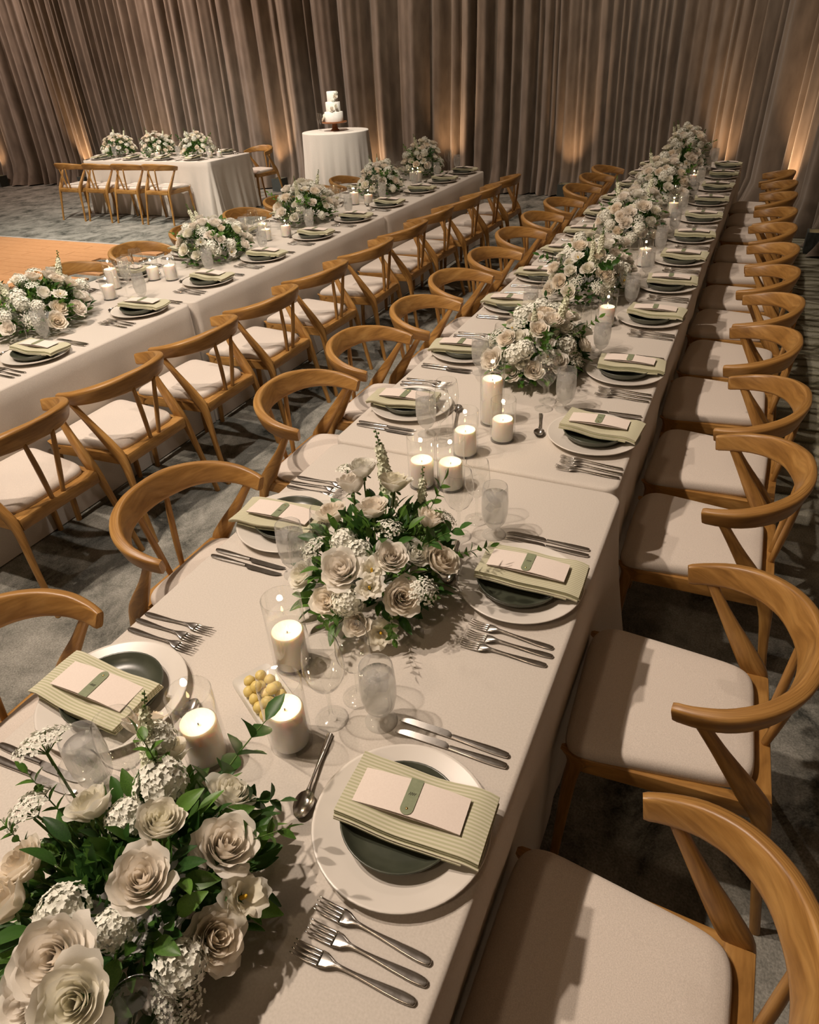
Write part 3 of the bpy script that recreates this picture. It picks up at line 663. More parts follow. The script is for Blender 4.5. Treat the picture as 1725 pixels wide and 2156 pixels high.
# glassware
def glass(prof, n=32):
    mb = MB(); mb.lathe(prof, n); return mb.build('glass', 'glass')
stem = [(0.0335, 0.0), (0.034, 0.0012), (0.020, 0.0035), (0.008, 0.0065), (0.0045, 0.011), (0.0036, 0.03), (0.0036, 0.062), (0.0052, 0.082)]
G['wine'] = glass(stem + [(0.012, 0.092), (0.028, 0.106), (0.0385, 0.128), (0.0415, 0.150), (0.0395, 0.178), (0.0345, 0.208), (0.0340, 0.2088), (0.0335, 0.208), (0.0338, 0.2068)])
G['white'] = glass(stem[:5] + [(0.0036, 0.03), (0.0036, 0.055), (0.0052, 0.075), (0.012, 0.084), (0.026, 0.098), (0.0345, 0.118), (0.0365, 0.138), (0.0345, 0.165), (0.0305, 0.192), (0.0300, 0.1928), (0.0295, 0.192), (0.0298, 0.1908)])
gob = [(0.0325, 0.0), (0.033, 0.0014), (0.018, 0.005), (0.0075, 0.010), (0.0062, 0.017), (0.0085, 0.025), (0.020, 0.033), (0.0305, 0.050), (0.0355, 0.078), (0.0362, 0.105), (0.0345, 0.140), (0.0325, 0.160), (0.0318, 0.1606), (0.0312, 0.160), (0.0315, 0.1588)]
mb = MB(); mb.lathe(gob, 32); G['goblet'] = mb.build('goblet', ['chill'])
mb = MB(); mb.lathe([(0.0001, 0.0375), (0.0285, 0.0530), (0.0338, 0.079), (0.0345, 0.105), (0.0334, 0.132), (0.0001, 0.132)], 24); G['gwater'] = mb.build('water', 'water')
def ice_mesh():
    rr = random.Random(5); mb = MB()
    for c in ((0.010, 0.006, 0.122), (-0.012, 0.004, 0.118), (0.002, -0.014, 0.124), (0.004, 0.010, 0.098), (-0.010, -0.008, 0.092)):
        q = Quaternion((rr.random(), rr.random(), rr.random(), rr.random())).normalized(); b = len(mb.V)
        for z in (-1, 1):
            for x, y in ((-1, -1), (1, -1), (1, 1), (-1, 1)): mb.V.append(tuple(Vector(c) + q @ Vector((x * 0.0095, y * 0.0095, z * 0.009)))); mb.U.append((0, 0))
        for f in ((3, 2, 1, 0), (4, 5, 6, 7), (0, 1, 5, 4), (1, 2, 6, 5), (2, 3, 7, 6), (3, 0, 4, 7)): mb.F.append(tuple(b + i for i in f)); mb.mi.append(0)
    return mb.build('ice', 'ice', False)
G['ice'] = ice_mesh()

def at(cx, cy, rz, lx, ly): return (cx + lx * cos(rz) - ly * sin(rz), cy + lx * sin(rz) + ly * cos(rz))
def setting(cx, cy, rz, place, grp, seed, glasses=True, near=False, z=ZT, cut=True, cardrot=0.0, ice=False):
    rr = random.Random(seed); j = lambda a: rr.uniform(-a, a)
    def put(name, me, lx, ly, lz, rot, label, cat, g):
        x, y = at(cx, cy, rz, lx, ly); return tag(obj(name, me, loc=(x, y, z + lz), rot=(0, 0, rz + rot)), label + ' ' + place, cat, g + ' ' + grp)
    put('charger_plate', G['charger'], 0, 0, 0, 0, 'cream charger plate', 'plate', 'charger plates')
    put('dinner_plate', G['plate'], j(.004), j(.004), 0, 0, 'dark green plate', 'plate', 'green plates')
    nr = j(0.10)
    put('napkin', G['napkins'][seed % 4], 0.022, -0.022, 0.0385, nr, 'striped sage napkin', 'napkin', 'folded napkins')
    c = put('menu_card', G['card'], 0.020, -0.012, 0.0570, nr * 0.6 + j(.05) + cardrot, 'cream menu card', 'card', 'menu cards')
    tg = obj('tag', G['tag'], c); tg['label'] = 'sage green leather name tag'
    br = obj('brad', G['brad'], tg); br['label'] = 'tiny brass brad'
    if near: obj('handwriting', G['script'], tg)
    if cut:
        for lx, ly, nm in ((-0.175, -0.03, 'inner'), (-0.206, -0.036, 'middle'), (-0.237, -0.030, 'outer')):
            put('fork', G['fork'], lx, ly, 0, j(.05), f'{nm} steel fork', 'fork', 'forks')
        for lx, ly, nm in ((0.180, -0.016, 'inner'), (0.206, -0.012, 'outer')):
            put('table_knife', G['knife'], lx, ly, 0, j(.04), f'{nm} steel knife', 'knife', 'knives')
        put('dessert_spoon', G['spoon'], 0.022, 0.192, 0, pi / 2 + 0.26 + j(.05), 'steel dessert spoon', 'spoon', 'dessert spoons')
    if glasses:
        put('wine_glass', G['wine'], 0.157 + j(.012), 0.222 + j(.01), 0, 0, 'tall clear wine glass', 'glass', 'tall wine glasses')
        put('wine_glass', G['white'], 0.236 + j(.012), 0.212 + j(.012), 0, 0, 'smaller clear wine glass', 'glass', 'small wine glasses')
        g = put('water_goblet', G['goblet'], 0.182 + j(.008), 0.137 + j(.01), 0, j(3), 'iced water goblet', 'glass', 'water goblets')
        obj('water', G['gwater'], g)
        if ice: obj('ice', G['ice'], g)
for i, y in enumerate(PY):
    setting(0.848, y, pi / 2, f'at {ORD[i]} place from front, main table right side', 'on the main table right side', 20 + i, near=i < 3, ice=i < 5)
for i, y in enumerate(PY):
    setting(0.158, y + 0.02, -pi / 2, f'at {ORD[i]} place from front, main table left side', 'on the main table left side', 60 + i, near=i < 2, ice=i < 5)
LY = [0.779, 1.477, 2.07, 2.66, 3.306, 3.936, 4.563, 5.28, 5.86, 6.44]
for i, y in enumerate(LY):
    setting(-1.79, y, pi / 2, f'at {ORD[i]} place from front, left table aisle side', 'on the left table aisle side', 100 + i)
for i, y in enumerate(LY[1:]):
    setting(-2.42, y + 0.02, -pi / 2, f'at {ORD[i + 1]} place from front, left table far side', 'on the left table far side', 140 + i)
for i, x in enumerate([-8.1, -7.45, -6.85, -6.28]):
    setting(x, 7.33, 0, f'at {ORD[i]} place from left, head table front side', 'on the head table front side', 170 + i)
setting(-6.2, 7.98, pi, 'at right-hand place, head table back side', 'on the head table back side', 180)
tag(obj('wine_glass', G['wine'], loc=(0.715, -1.125, ZT)), 'clear wine glass at the very bottom beside the nearest flowers', 'glass')

# ------------------------------------------------------------------ candles in glass cylinders
def candle_meshes(h, hw_, r=0.0425):
    mb = MB(); mb.lathe([(0.0001, 0.0), (r - 0.003, 0.0), (r, 0.003), (r, h), (r - 0.0012, h + 0.0008), (r - 0.0024, h), (r - 0.0024, h - 0.002)], 40); gl = mb.build('cylinder', 'glass', True, 50)
    rw = r - 0.0065
    mb = MB(); mb.lathe([(0.0001, 0.007), (rw, 0.007), (rw, hw_ - 0.003), (rw - 0.003, hw_), (rw * 0.78, hw_ - 0.001), (rw * 0.5, hw_ - 0.007), (0.0001, hw_ - 0.009)], 32); wx = mb.build('wax', 'wax', True, 50)
    mb = MB(); mb.tube([(0, 0, hw_ - 0.010), (0.0006, 0, hw_ - 0.004), (0.001, 0.0005, hw_ + 0.001)], 0.0009, 6); wk = mb.build('wick', 'wick')
    mb = MB(); mb.lathe([(0.0002, 0.0), (0.0020, 0.002), (0.0026, 0.0045), (0.0019, 0.008), (0.0008, 0.012), (0.0001, 0.0145)], 10, c=(0.001, 0.0005, hw_ - 0.002)); fl = mb.build('flame', 'flame')
    return gl, wx, wk, fl
CM = {}
FLM = bpy.data.lights.new('candle_light', 'POINT'); FLM.energy = 0.13; FLM.color = (1.0, 0.72, 0.44); FLM.shadow_soft_size = 0.006
def candle(x, y, h, hw_, where, z=ZT, light=True):
    key = (round(h, 2), round(hw_, 2))
    if key not in CM: CM[key] = candle_meshes(*key)
    gl, wx, wk, fl = CM[key]
    tag(obj('glass_cylinder', gl, loc=(x, y, z)), 'clear glass candle cylinder ' + where, 'candle holder', 'glass candle cylinders')
    c = tag(obj('pillar_candle', wx, loc=(x, y, z)), 'lit white pillar candle in the cylinder ' + where, 'candle', 'lit pillar candles')
    obj('wick', wk, c); obj('flame', fl, c)
    if light: lo = bpy.data.objects.new('candle_light', FLM); C.objects.link(lo); lo.parent = c; lo.location = (0.001, 0.0005, hw_ + 0.030)
candle(0.436, -0.705, 0.18, 0.10, 'between the nearest flowers and the yellow butter dish')
candle(0.569, -0.613, 0.17, 0.10, 'just right of the yellow butter dish')
candle(0.457, -0.434, 0.19, 0.10, 'behind the yellow butter dish')
candle(0.423, 0.359, 0.17, 0.09, 'behind the second flowers, leftmost of the group')
candle(0.511, 0.377, 0.17, 0.09, 'behind the second flowers, beside its leftmost neighbour')
candle(0.478, 0.588, 0.16, 0.09, 'just past the table seam, behind the pair')
candle(0.485, 0.835, 0.23, 0.17, 'tallest, at the left of the third flowers')
candle(0.562, 0.725, 0.15, 0.08, 'short, in front of the third flowers')
candle(0.66, 1.98, 0.17, 0.09, 'right of the gap between third and fourth flowers')
candle(0.66, 3.08, 0.19, 0.10, 'right of the main table beyond the fourth flowers')
candle(0.33, 3.12, 0.17, 0.09, 'left of the main table beyond the fourth flowers')
candle(0.64, 4.52, 0.19, 0.10, 'right of the main table beyond the fifth flowers')
candle(0.64, 5.92, 0.17, 0.09, 'right of the main table beyond the sixth flowers')
for i, (x, y, h_, hw_) in enumerate([(-2.154, 1.62, .15, .08), (-2.30, 1.80, .17, .12), (-2.19, 2.03, .14, .08), (-2.07, 2.06, .16, .09), (-2.10, 3.15, .14, .08), (-2.22, 3.28, .16, .09), (-2.02, 3.30, .16, .08), (-2.12, 4.58, .16, .1), (-2.0, 4.62, .14, .08), (-2.2, 4.7, .14, .08), (-2.05, 5.83, .16, .1), (-2.15, 5.92, .14, .08)]):
    candle(x, y, h_, hw_, f'on the left long table, {ORD[i]} from the camera')
for i, (x, y) in enumerate([(-8.22, 7.62), (-7.05, 7.45), (-6.15, 7.55), (-6.0, 7.58)]):
    candle(x, y, .14, .08, f'on the head table, {ORD[i]} from the left')

# dish of butter balls
mb = MB()
def dish(u, v):
    a = 2 * pi * u; k = [0.0, 0.80, 0.88, 1.0, 1.0, 0.86, 0.0][int(round(v * 6))]; z = [0.006, 0.006, 0.009, 0.016, 0.013, 0.0, 0.0][int(round(v * 6))]
    X = math.copysign(abs(cos(a)) ** 0.25, cos(a)) * 0.046 * k; Y = math.copysign(abs(sin(a)) ** 0.25, sin(a)) * 0.082 * k
    return (X, Y, z)
mb.grid(dish, 48, 6, closeu=True)
DX, DY, DR = 0.462, -0.545, 1.05
tag(obj('serving_dish', mb.build('serving_dish', 'white_ceramic', True, 60), loc=(DX, DY, ZT), rot=(0, 0, DR)), 'small white rectangular dish holding yellow butter balls', 'dish')
def ball(seed):
    mb = MB(); rr = random.Random(seed); o_ = Vector((rr.uniform(0, 9), 0, 0))
    mb.grid(lambda u, v: tuple((Vector((sin(pi * v) * cos(2 * pi * u), sin(pi * v) * sin(2 * pi * u), -cos(pi * v)))) * 0.0125 * (1 + 0.10 * noise.noise(o_ + Vector((sin(pi * v) * cos(2 * pi * u) * 2, sin(pi * v) * sin(2 * pi * u) * 2, cos(pi * v) * 2))))), 14, 9, closeu=True)
    return mb.build('butter_ball', 'butter')
BB = [ball(s) for s in range(3)]
k = 0
for i, (u, v, lv) in enumerate([(-.024, -.052, 0), (0, -.054, 0), (.024, -.05, 0), (-.026, -.026, 0), (-.001, -.028, 0), (.025, -.024, 0), (-.024, 0, 0), (.001, -.002, 0), (.026, .002, 0), (-.025, .026, 0), (0, .025, 0), (.024, .028, 0), (-.012, .052, 0), (.014, .052, 0), (-.012, -.040, 1), (.012, -.014, 1), (-.012, .012, 1)]):
    x, y = at(DX, DY, DR, u, v)
    tag(obj('butter_ball', BB[i % 3], loc=(x, y, ZT + 0.0185 + lv * 0.0185), rot=(0.3 * i, 0.5 * i, i)), 'pale yellow butter ball in the small white dish', 'butter', 'butter balls in the white dish')

# ------------------------------------------------------------------ flowers
def petal(mb, ang, width, r0, r1, h0, h1, curl, seed, nx=9, ny=7, mat=0, shade=1.0, ruf=0.06):
    rr = random.Random(seed); p1, p2 = rr.uniform(0, 6), rr.uniform(0, 6)
    def fn(u, v):
        uu = u * 2 - 1; wv = sin(min(1.0, v * 1.25) * pi / 2) ** 0.6
        c = max(0, v - 0.55) / 0.45
        a = ang + uu * width / 2 * (0.35 + 0.65 * wv) * (1 - 0.5 * c ** 2.2)
        r = r0 + (r1 - r0) * (sin(v * pi / 2) ** 0.8) + curl * c * c * (1 + 0.3 * sin(p2)) + ruf * r1 * c * sin(5 * uu + p1) + 0.05 * r1 * uu
        z = h0 + (h1 - h0) * v * (1 - 0.12 * abs(uu) ** 2.5 * v) - curl * 0.55 * c * c + ruf * 0.5 * r1 * c * sin(4 * uu + p2)
        return (r * cos(a), r * sin(a), z)
    mb.grid(fn, nx, ny, mat, uv=lambda u, v: (shade, v))
def rose(seed, mats='petal', npet=30, cup=0.6, flat=0.0, openness=0.92):
    rr = random.Random(seed); mb = MB(); ang = rr.uniform(0, 6)
    for k in range(npet):
        t = k / (npet - 1); ang += 2.4 + rr.uniform(-0.25, 0.25)
        r1 = (0.10 + 0.80 * t ** 1.05 * openness); r0 = 0.05 + 0.22 * t
        h1 = (1.05 - 0.10 * (1 - t)) - (0.42 - 0.3 * cup) * t ** 2.2 + rr.uniform(-0.04, 0.04) - flat * 0.35 * (1 - t)
        petal(mb, ang, 2.5 - 1.0 * t, r0, r1, 0.05 + 0.1 * (1 - t), h1, (0.30 * t ** 2) * (1 - 0.7 * cup), seed * 50 + k, shade=t, ruf=0.015 + 0.022 * t)
    # sepals
    for k in range(5):
        petal(mb, k * 2 * pi / 5, 0.7, 0.05, 0.32, 0.10, -0.05, 0.1, k, 3, 3, 1, ruf=0.0)
    mb.tube([(0, 0, 0.12), (0, 0, -0.3), (0.02, 0, -0.5)], [0.09, 0.05, 0.05], 6, 1)
    return mb.build('rose', [mats, 'stem'])
def lisianthus(seed):
    rr = random.Random(seed); mb = MB()
    for k in range(11):
        t = k / 10; petal(mb, k * 2.4 + rr.uniform(-.2, .2), 1.7, 0.12 + 0.05 * t, 0.45 + 0.5 * t, 0.0, 0.95 - 0.2 * t, 0.25 * t + 0.1, seed * 9 + k, shade=0.3 + 0.7 * t, ruf=0.12)
    mb.lathe([(0.10, 0.1), (0.10, 0.5), (0.06, 0.62), (0.001, 0.66)], 8, 2)
    mb.tube([(0, 0, 0.05), (0, 0, -0.3), (0.02, 0.02, -0.6)], [0.10, 0.05, 0.05], 6, 1)
    return mb.build('lisianthus', ['petal_white', 'stem', 'yellow'])
def floret(mb, c, d, r, np_, mat, rr):
    d = d.normalized(); a = d.orthogonal().normalized(); b = d.cross(a); ph = rr.uniform(0, 6)
    for k in range(np_):
        an = ph + 2 * pi * k / np_; e = a * cos(an) + b * sin(an); f = a * cos(an + pi / 2) + b * sin(an + pi / 2); i0 = len(mb.V)
        for p in (c, c + e * r * 0.55 + f * r * 0.38 + d * r * 0.2, c + e * r + d * r * 0.28, c + e * r * 0.55 - f * r * 0.38 + d * r * 0.2): mb.V.append(tuple(p)); mb.U.append((1, 1))
        mb.F.append((i0, i0 + 1, i0 + 2, i0 + 3)); mb.mi.append(mat)
def umbel(seed):
    rr = random.Random(seed); mb = MB()
    for k in range(46):
        t = sqrt((k + 0.5) / 46); a = k * 2.4; tip = Vector((0.95 * t * cos(a), 0.95 * t * sin(a), 0.55 - 0.35 * t * t + rr.uniform(-.06, .06)))
        if k % 3 == 0: mb.tube([(0, 0, -0.25), tuple(tip * 0.55 + Vector((0, 0, -0.02))), tuple(tip)], 0.02, 3, 1)
        for q in range(5): floret(mb, tip + Vector((rr.uniform(-.12, .12), rr.uniform(-.12, .12), rr.uniform(-.03, .05))), tip + Vector((rr.uniform(-.3, .3), rr.uniform(-.3, .3), 0.4)), 0.085, 5, 0, rr)
    mb.tube([(0, 0, -0.2), (0.03, 0, -0.45), (0.05, 0, -0.7)], 0.045, 5, 1)
    return mb.build('lace_flower', ['lace', 'stem'], False)
def cluster(seed):
    rr = random.Random(seed); mb = MB()
    for k in range(150):
        z = 1 - (k + 0.5) / 150 * 1.35; r = sqrt(max(0, 1 - z * z)); a = k * 2.4
        d = Vector((r * cos(a), r * sin(a), z)); floret(mb, d * (0.82 + rr.uniform(-.14, .14)), d + Vector((rr.uniform(-.3, .3), rr.uniform(-.3, .3), rr.uniform(-.3, .3))), 0.175, 5, 0, rr)
    mb.lathe([(0.001, -0.7), (0.5, -0.4), (0.72, 0.0), (0.55, 0.45), (0.001, 0.72)], 12, 0)
    mb.tube([(0, 0, -0.4), (0.03, 0, -0.9)], 0.06, 5, 1)
    return mb.build('viburnum_cluster', ['lace', 'stem'], False)
def spike(seed):
    """unit length spike, width .13"""
    rr = random.Random(seed); mb = MB(); n = 90
    ax = lambda t: Vector((0.05 * sin(2.2 * t), 0.03 * sin(1.5 * t + 1), t))
    for k in range(n):
        t = 0.12 + 0.70 * k / n; a = k * 2.4; rad = 0.10 * (1 - 0.55 * (k / n)); d = Vector((cos(a), sin(a), 0.35))
        floret(mb, ax(t) + Vector((cos(a), sin(a), 0)) * rad * rr.uniform(0.5, 1), d, 0.060 * (1 - 0.4 * k / n), 5, 0, rr)
    for k in range(7):
        t = 0.83 + 0.17 * k / 7; a = k * 2.4; c = ax(t) + Vector((cos(a), sin(a), 0)) * 0.02
        mb.lathe([(0.001, -0.014), (0.013, -0.004), (0.013, 0.006), (0.001, 0.016)], 6, 1, c=tuple(c))
    mb.tube([tuple(ax(i / 10 * 1.0 - 0.3 * (i == 0))) for i in range(11)], [0.014 - 0.0009 * i for i in range(11)], 5, 1)
    return mb.build('delphinium_spike', ['spike', 'stem'], False)
def leaf_geo(mb, q, c, L_, W_, mat=0, bend=0.25, nx=4, ny=6):
    def fn(u, v):
        uu = u * 2 - 1; w_ = W_ * sin(pi * min(1, v * 0.97 + 0.015)) ** 0.75 * (1 - 0.25 * v)
        p = Vector((uu * w_, L_ * v, -bend * L_ * v * v + abs(uu) * w_ * 0.35)); return tuple(c + q @ p)
    mb.grid(fn, nx, ny, mat)
def leaf(seed, wd=0.24, mat='leaf'):
    mb = MB(); leaf_geo(mb, Quaternion((1, 0, 0, 0)), Vector((0, 0.12, 0)), 1.0, wd, 0, 0.22 + 0.2 * random.Random(seed).random())
    mb.tube([(0, -0.25, 0.03), (0, 0, 0.01), (0, 0.2, 0)], 0.018, 4, 1)
    return mb.build('leaf', [mat, 'stem'])
def sprig(seed, n=7, L_=1.0, wd=0.055, ll=0.22, mat='leaf'):
    """arching branch of paired leaves, unit length along +Z"""
    rr = random.Random(seed); mb = MB(); ax = lambda t: Vector((0.16 * t * t, 0.05 * sin(3 * t), t))
    mb.tube([tuple(ax(i / 8)) for i in range(9)], [0.012 - 0.0011 * i for i in range(9)], 5, 1)
    for k in range(n):
        t = 0.18 + 0.8 * k / n
        for s_ in (-1, 1):
            a = k * 1.2 + (0 if s_ > 0 else pi) + rr.uniform(-.3, .3)
            d = Vector((cos(a), sin(a), 0.75)).normalized(); q = d.to_track_quat('Y', 'Z'); leaf_geo(mb, q, ax(t), ll * rr.uniform(.8, 1.1) * (1 - 0.3 * t), wd * rr.uniform(.85, 1.15), 0, 0.15, 2, 4)
    leaf_geo(mb, Vector((0.2, 0, 1)).to_track_quat('Y', 'Z'), ax(0.98), ll * 0.8, wd * 0.8, 0, 0.1, 2, 4)
    return mb.build('ruscus_sprig', [mat, 'stem'])
FL = {
    'rose': [rose(1), rose(2), rose(3, npet=34)], 'cup': [rose(4, 'petal_white', 24, 0.8, 0, 0.85), rose(5, 'petal', 22, 0.9, 0, 0.8), rose(6, 'petal_white', 28, 0.5)],
    'ran': [rose(7, 'petal_white', 40, 1.0, -0.3, 0.92)], 'lis': [lisianthus(1), lisianthus(2)], 'umb': [umbel(1), umbel(2)], 'clu': [cluster(1), cluster(2)], 'spi': [spike(1), spike(2)],
    'leaf': [leaf(1), leaf(2, 0.30), leaf(3, 0.2, 'darkleaf'), leaf(4, 0.26, 'darkleaf')], 'spr': [sprig(1), sprig(2, 9, wd=0.04, ll=0.2), sprig(3, 6, wd=0.075, ll=0.26, mat='darkleaf')]}
FN = {'rose': 'rose', 'cup': 'rose', 'ran': 'ranunculus', 'lis': 'lisianthus', 'umb': 'lace_flower', 'clu': 'viburnum_cluster', 'spi': 'delphinium_spike', 'leaf': 'leaf', 'spr': 'ruscus_sprig'}
mb = MB(); mb.lathe([(0.0001, 0.0), (0.05, 0.0), (0.055, 0.004), (0.075, 0.03), (0.085, 0.06), (0.083, 0.061), (0.072, 0.03), (0.05, 0.006), (0.0001, 0.006)], 28); G['bowl'] = mb.build('bowl', 'white_ceramic')
def foliage_mound(seed, rx, ry, h, n, avoid=()):
    """inner greenery: many small leaves on a low dome, joined"""
    rr = random.Random(seed); mb = MB()
    for k in range(n):
        z = rr.random() ** 0.8; a = rr.uniform(0, 2 * pi); r = sqrt(max(0, 1 - z * z)) * rr.uniform(0.55, 1.0)
        p = Vector((rx * r * cos(a), ry * r * sin(a), 0.022 + (h - 0.02) * z * rr.uniform(0.6, 0.95)))
        d = Vector((cos(a) * r + rr.uniform(-.6, .6), sin(a) * r + rr.uniform(-.6, .6), z * 0.9 + rr.uniform(-.25, .5))).normalized()
        d.z = max(d.z, 0.05)
        if any((p + d * 0.045 - Vector(c)).length < r * 1.05 or (p - Vector(c)).length < r * 0.9 for c, r in avoid): continue
        leaf_geo(mb, d.to_track_quat('Y', 'Z') @ Quaternion((0, 1, 0), rr.uniform(-1, 1)), p, rr.uniform(0.028, 0.048), rr.uniform(0.008, 0.014), rr.choice((0, 1)), 0.2, 2, 3)
    return mb.build('foliage', ['darkleaf', 'leaf'])
def bloom(parent, kind, dx, dy, z, r, rr, ctr, up=0.35, d=None):
    me = rr.choice(FL[kind]); pos = Vector((dx, dy, z))
    if d is None: d = (pos - ctr).normalized() + Vector((rr.uniform(-.15, .15), rr.uniform(-.15, .15), up))
    d = d.normalized(); q = d.to_track_quat('Z', 'Y') @ Quaternion((0, 0, 1), rr.uniform(0, 6.28))
    base = pos - d * r * (0.55 if kind in ('rose', 'cup', 'ran', 'lis') else 0.3)
    o = obj(FN[kind], me, parent, base, q, r); return o
def arrangement(cx, cy, rx, ry, h, label, group, seed, explicit=None, nb=20, nleaf=46, z=ZT, spikes=2, mound=None, sprigs=3, extra=()):
    rr = random.Random(seed)
    t = tag(obj('flower_centerpiece', None, loc=(cx, cy, z)), label, 'flowers', group)
    obj('bowl', G['bowl'], t); ctr = Vector((0, 0, 0.02))
    av = [((x - cx, y - cy, zz), r) for (k, x, y, zz, r) in explicit] if explicit else []
    f = obj('foliage', mound or foliage_mound(seed, rx * 0.88, ry * 0.88, h * 0.80, 820, av), t); f['kind'] = 'stuff'; f['label'] = 'dense green foliage filling the arrangement'
    SM = MB()
    def stemto(p, r):
        p = Vector(p)
        if p.z > 0.10: SM.tube([tuple(p), (p.x * 0.72, p.y * 0.72, p.z * 0.66), (p.x * 0.2, p.y * 0.2, 0.03)], 0.0022, 5)
    if explicit:
        for (k, x, y, zz, r) in explicit: stemto((x - cx, y - cy, zz - r * 0.7), r); bloom(t, k, x - cx, y - cy, zz, r, rr, ctr, 0.6 + 4 * max(0.0, zz - 0.17))
    else:
        kinds = ['rose'] * 7 + ['cup'] * 5 + ['clu'] * 4 + ['umb'] * 3 + ['lis'] * 2 + ['ran']
        rr.shuffle(kinds)
        for k in range(nb):
            zz = 1 - (k + 0.5) / nb * 0.88; a = k * 2.39996 + rr.uniform(-.2, .2); r_ = sqrt(1 - zz * zz); kd = kinds[k % len(kinds)]
            sz = {'rose': .046, 'cup': .042, 'clu': .04, 'umb': .04, 'lis': .032, 'ran': .038}[kd] * rr.uniform(.88, 1.12)
            q = rr.uniform(.88, 1.08); bloom(t, kd, rx * r_ * cos(a) * q, ry * r_ * sin(a) * q, max(0.05, 0.045 + (h - 0.06) * zz * q), sz, rr, ctr)
    for k in range(spikes):
        a = rr.uniform(0, 6.28); L_ = rr.uniform(.17, .24); bloom(t, 'spi', rx * .45 * cos(a), ry * .45 * sin(a), h * 0.72, L_, rr, ctr, d=Vector((cos(a) * .25, sin(a) * .25, 1)))
    for k in range(sprigs):
        a = rr.uniform(0, 6.28); bloom(t, 'spr', rx * .7 * cos(a), ry * .7 * sin(a), h * 0.55, rr.uniform(.13, .2), rr, ctr, d=Vector((cos(a), sin(a), rr.uniform(.5, 1.6))))
    for k in range(nleaf):
        zz = rr.random() * 0.9; a = rr.uniform(0, 6.28); r_ = sqrt(1 - zz * zz); sc = rr.uniform(.036, .062)
        p = Vector((rx * r_ * cos(a) * .86, ry * r_ * sin(a) * .86, max(0.045, 0.03 + (h - 0.03) * zz * .80)))
        d = Vector((cos(a) + rr.uniform(-.5, .5), sin(a) + rr.uniform(-.5, .5), zz * 0.8 + rr.uniform(-.1, .6)))
        if p.z < 0.06: d.z = abs(d.z) + 0.1
        if any((p + d.normalized() * sc * q_ - Vector(c)).length < r * 1.0 for c, r in av for q_ in (0.0, 0.6, 1.05)): continue
        q = d.normalized().to_track_quat('Y', 'Z') @ Quaternion((0, 1, 0), rr.uniform(-.8, .8)); obj('leaf', rr.choice(FL['leaf']), t, p, q, sc)
    for (k, x, y, zz, L_, d) in extra: stemto((x - cx, y - cy, zz), 0); bloom(t, k, x - cx, y - cy, zz, L_, rr, ctr, d=Vector(d))
    if SM.V: so = obj('stems', SM.build('stems', 'stem'), t); so['kind'] = 'stuff'
    return t
F1 = [('ran', 0.586, -0.932, 0.21, 0.04), ('rose', 0.614, -1.003, 0.2, 0.05), ('rose', 0.664, -0.898, 0.15, 0.054), ('cup', 0.603, -0.817, 0.13, 0.046), ('rose', 0.708, -0.994, 0.1, 0.048), ('rose', 0.576, -1.122, 0.19, 0.058), ('cup', 0.65, -1.15, 0.21, 0.055), ('lis', 0.722, -0.937, 0.12, 0.034), ('cup', 0.469, -0.803, 0.15, 0.046), ('rose', 0.383, -0.771, 0.15, 0.042), ('cup', 0.435, -0.938, 0.17, 0.044), ('rose', 0.399, -1.044, 0.15, 0.046), ('clu', 0.696, -1.046, 0.12, 0.038), ('clu', 0.514, -0.859, 0.18, 0.045), ('umb', 0.33, -0.911, 0.24, 0.045), ('umb', 0.336, -0.977, 0.16, 0.045), ('clu', 0.52, -1.075, 0.17, 0.04), ('clu', 0.599, -1.059, 0.16, 0.03), ('clu', 0.493, -0.921, 0.16, 0.035), ('clu', 0.455, -0.802, 0.19, 0.035), ('cup', 0.424, -1.092, 0.15, 0.045), ('rose', 0.56, -1.165, 0.15, 0.05), ('umb', 0.70, -1.075, 0.075, 0.036)]
F2 = [('ran', 0.451, -0.04, 0.285, 0.042), ('cup', 0.427, -0.061, 0.25, 0.05), ('cup', 0.515, -0.002, 0.24, 0.05), ('rose', 0.405, -0.131, 0.2, 0.048), ('rose', 0.505, -0.101, 0.22, 0.046), ('cup', 0.629, -0.052, 0.19, 0.045), ('rose', 0.611, -0.224, 0.19, 0.044), ('rose', 0.514, -0.281, 0.17, 0.055), ('rose', 0.689, -0.125, 0.13, 0.052), ('rose', 0.655, -0.265, 0.12, 0.05), ('rose', 0.482, -0.309, 0.09, 0.042), ('cup', 0.388, -0.264, 0.1, 0.044), ('lis', 0.584, -0.266, 0.18, 0.03), ('lis', 0.595, -0.302, 0.16, 0.03), ('umb', 0.572, -0.148, 0.21, 0.036), ('umb', 0.655, -0.011, 0.17, 0.034), ('umb', 0.701, -0.248, 0.14, 0.036), ('clu', 0.524, -0.219, 0.18, 0.036), ('umb', 0.392, -0.215, 0.15, 0.036), ('clu', 0.544, -0.321, 0.12, 0.04), ('clu', 0.477, -0.203, 0.19, 0.035), ('cup', 0.57, -0.333, 0.07, 0.04), ('lis', 0.625, -0.322, 0.05, 0.034), ('cup', 0.631, -0.146, 0.15, 0.042), ('umb', 0.389, -0.015, 0.26, 0.03)]
MG = 'white flower centerpieces on the main table'
arrangement(0.545, -0.985, 0.185, 0.21, 0.215, 'largest white rose centerpiece, nearest the camera at the bottom left', MG, 301, F1, nleaf=210, spikes=0, sprigs=2,
            extra=[('spi', 0.470, -0.830, 0.17, 0.17, (-.15, .4, 1)), ('spr', 0.575, -0.86, 0.10, 0.26, (0.14, 0.75, 0.55)), ('spr', 0.60, -0.83, 0.11, 0.14, (1, 0.5, 0.5)), ('spr', 0.40, -0.95, 0.12, 0.16, (-0.6, 0.1, 0.8)), ('spr', 0.5, -0.85, 0.13, 0.18, (-0.2, 0.3, 1))])
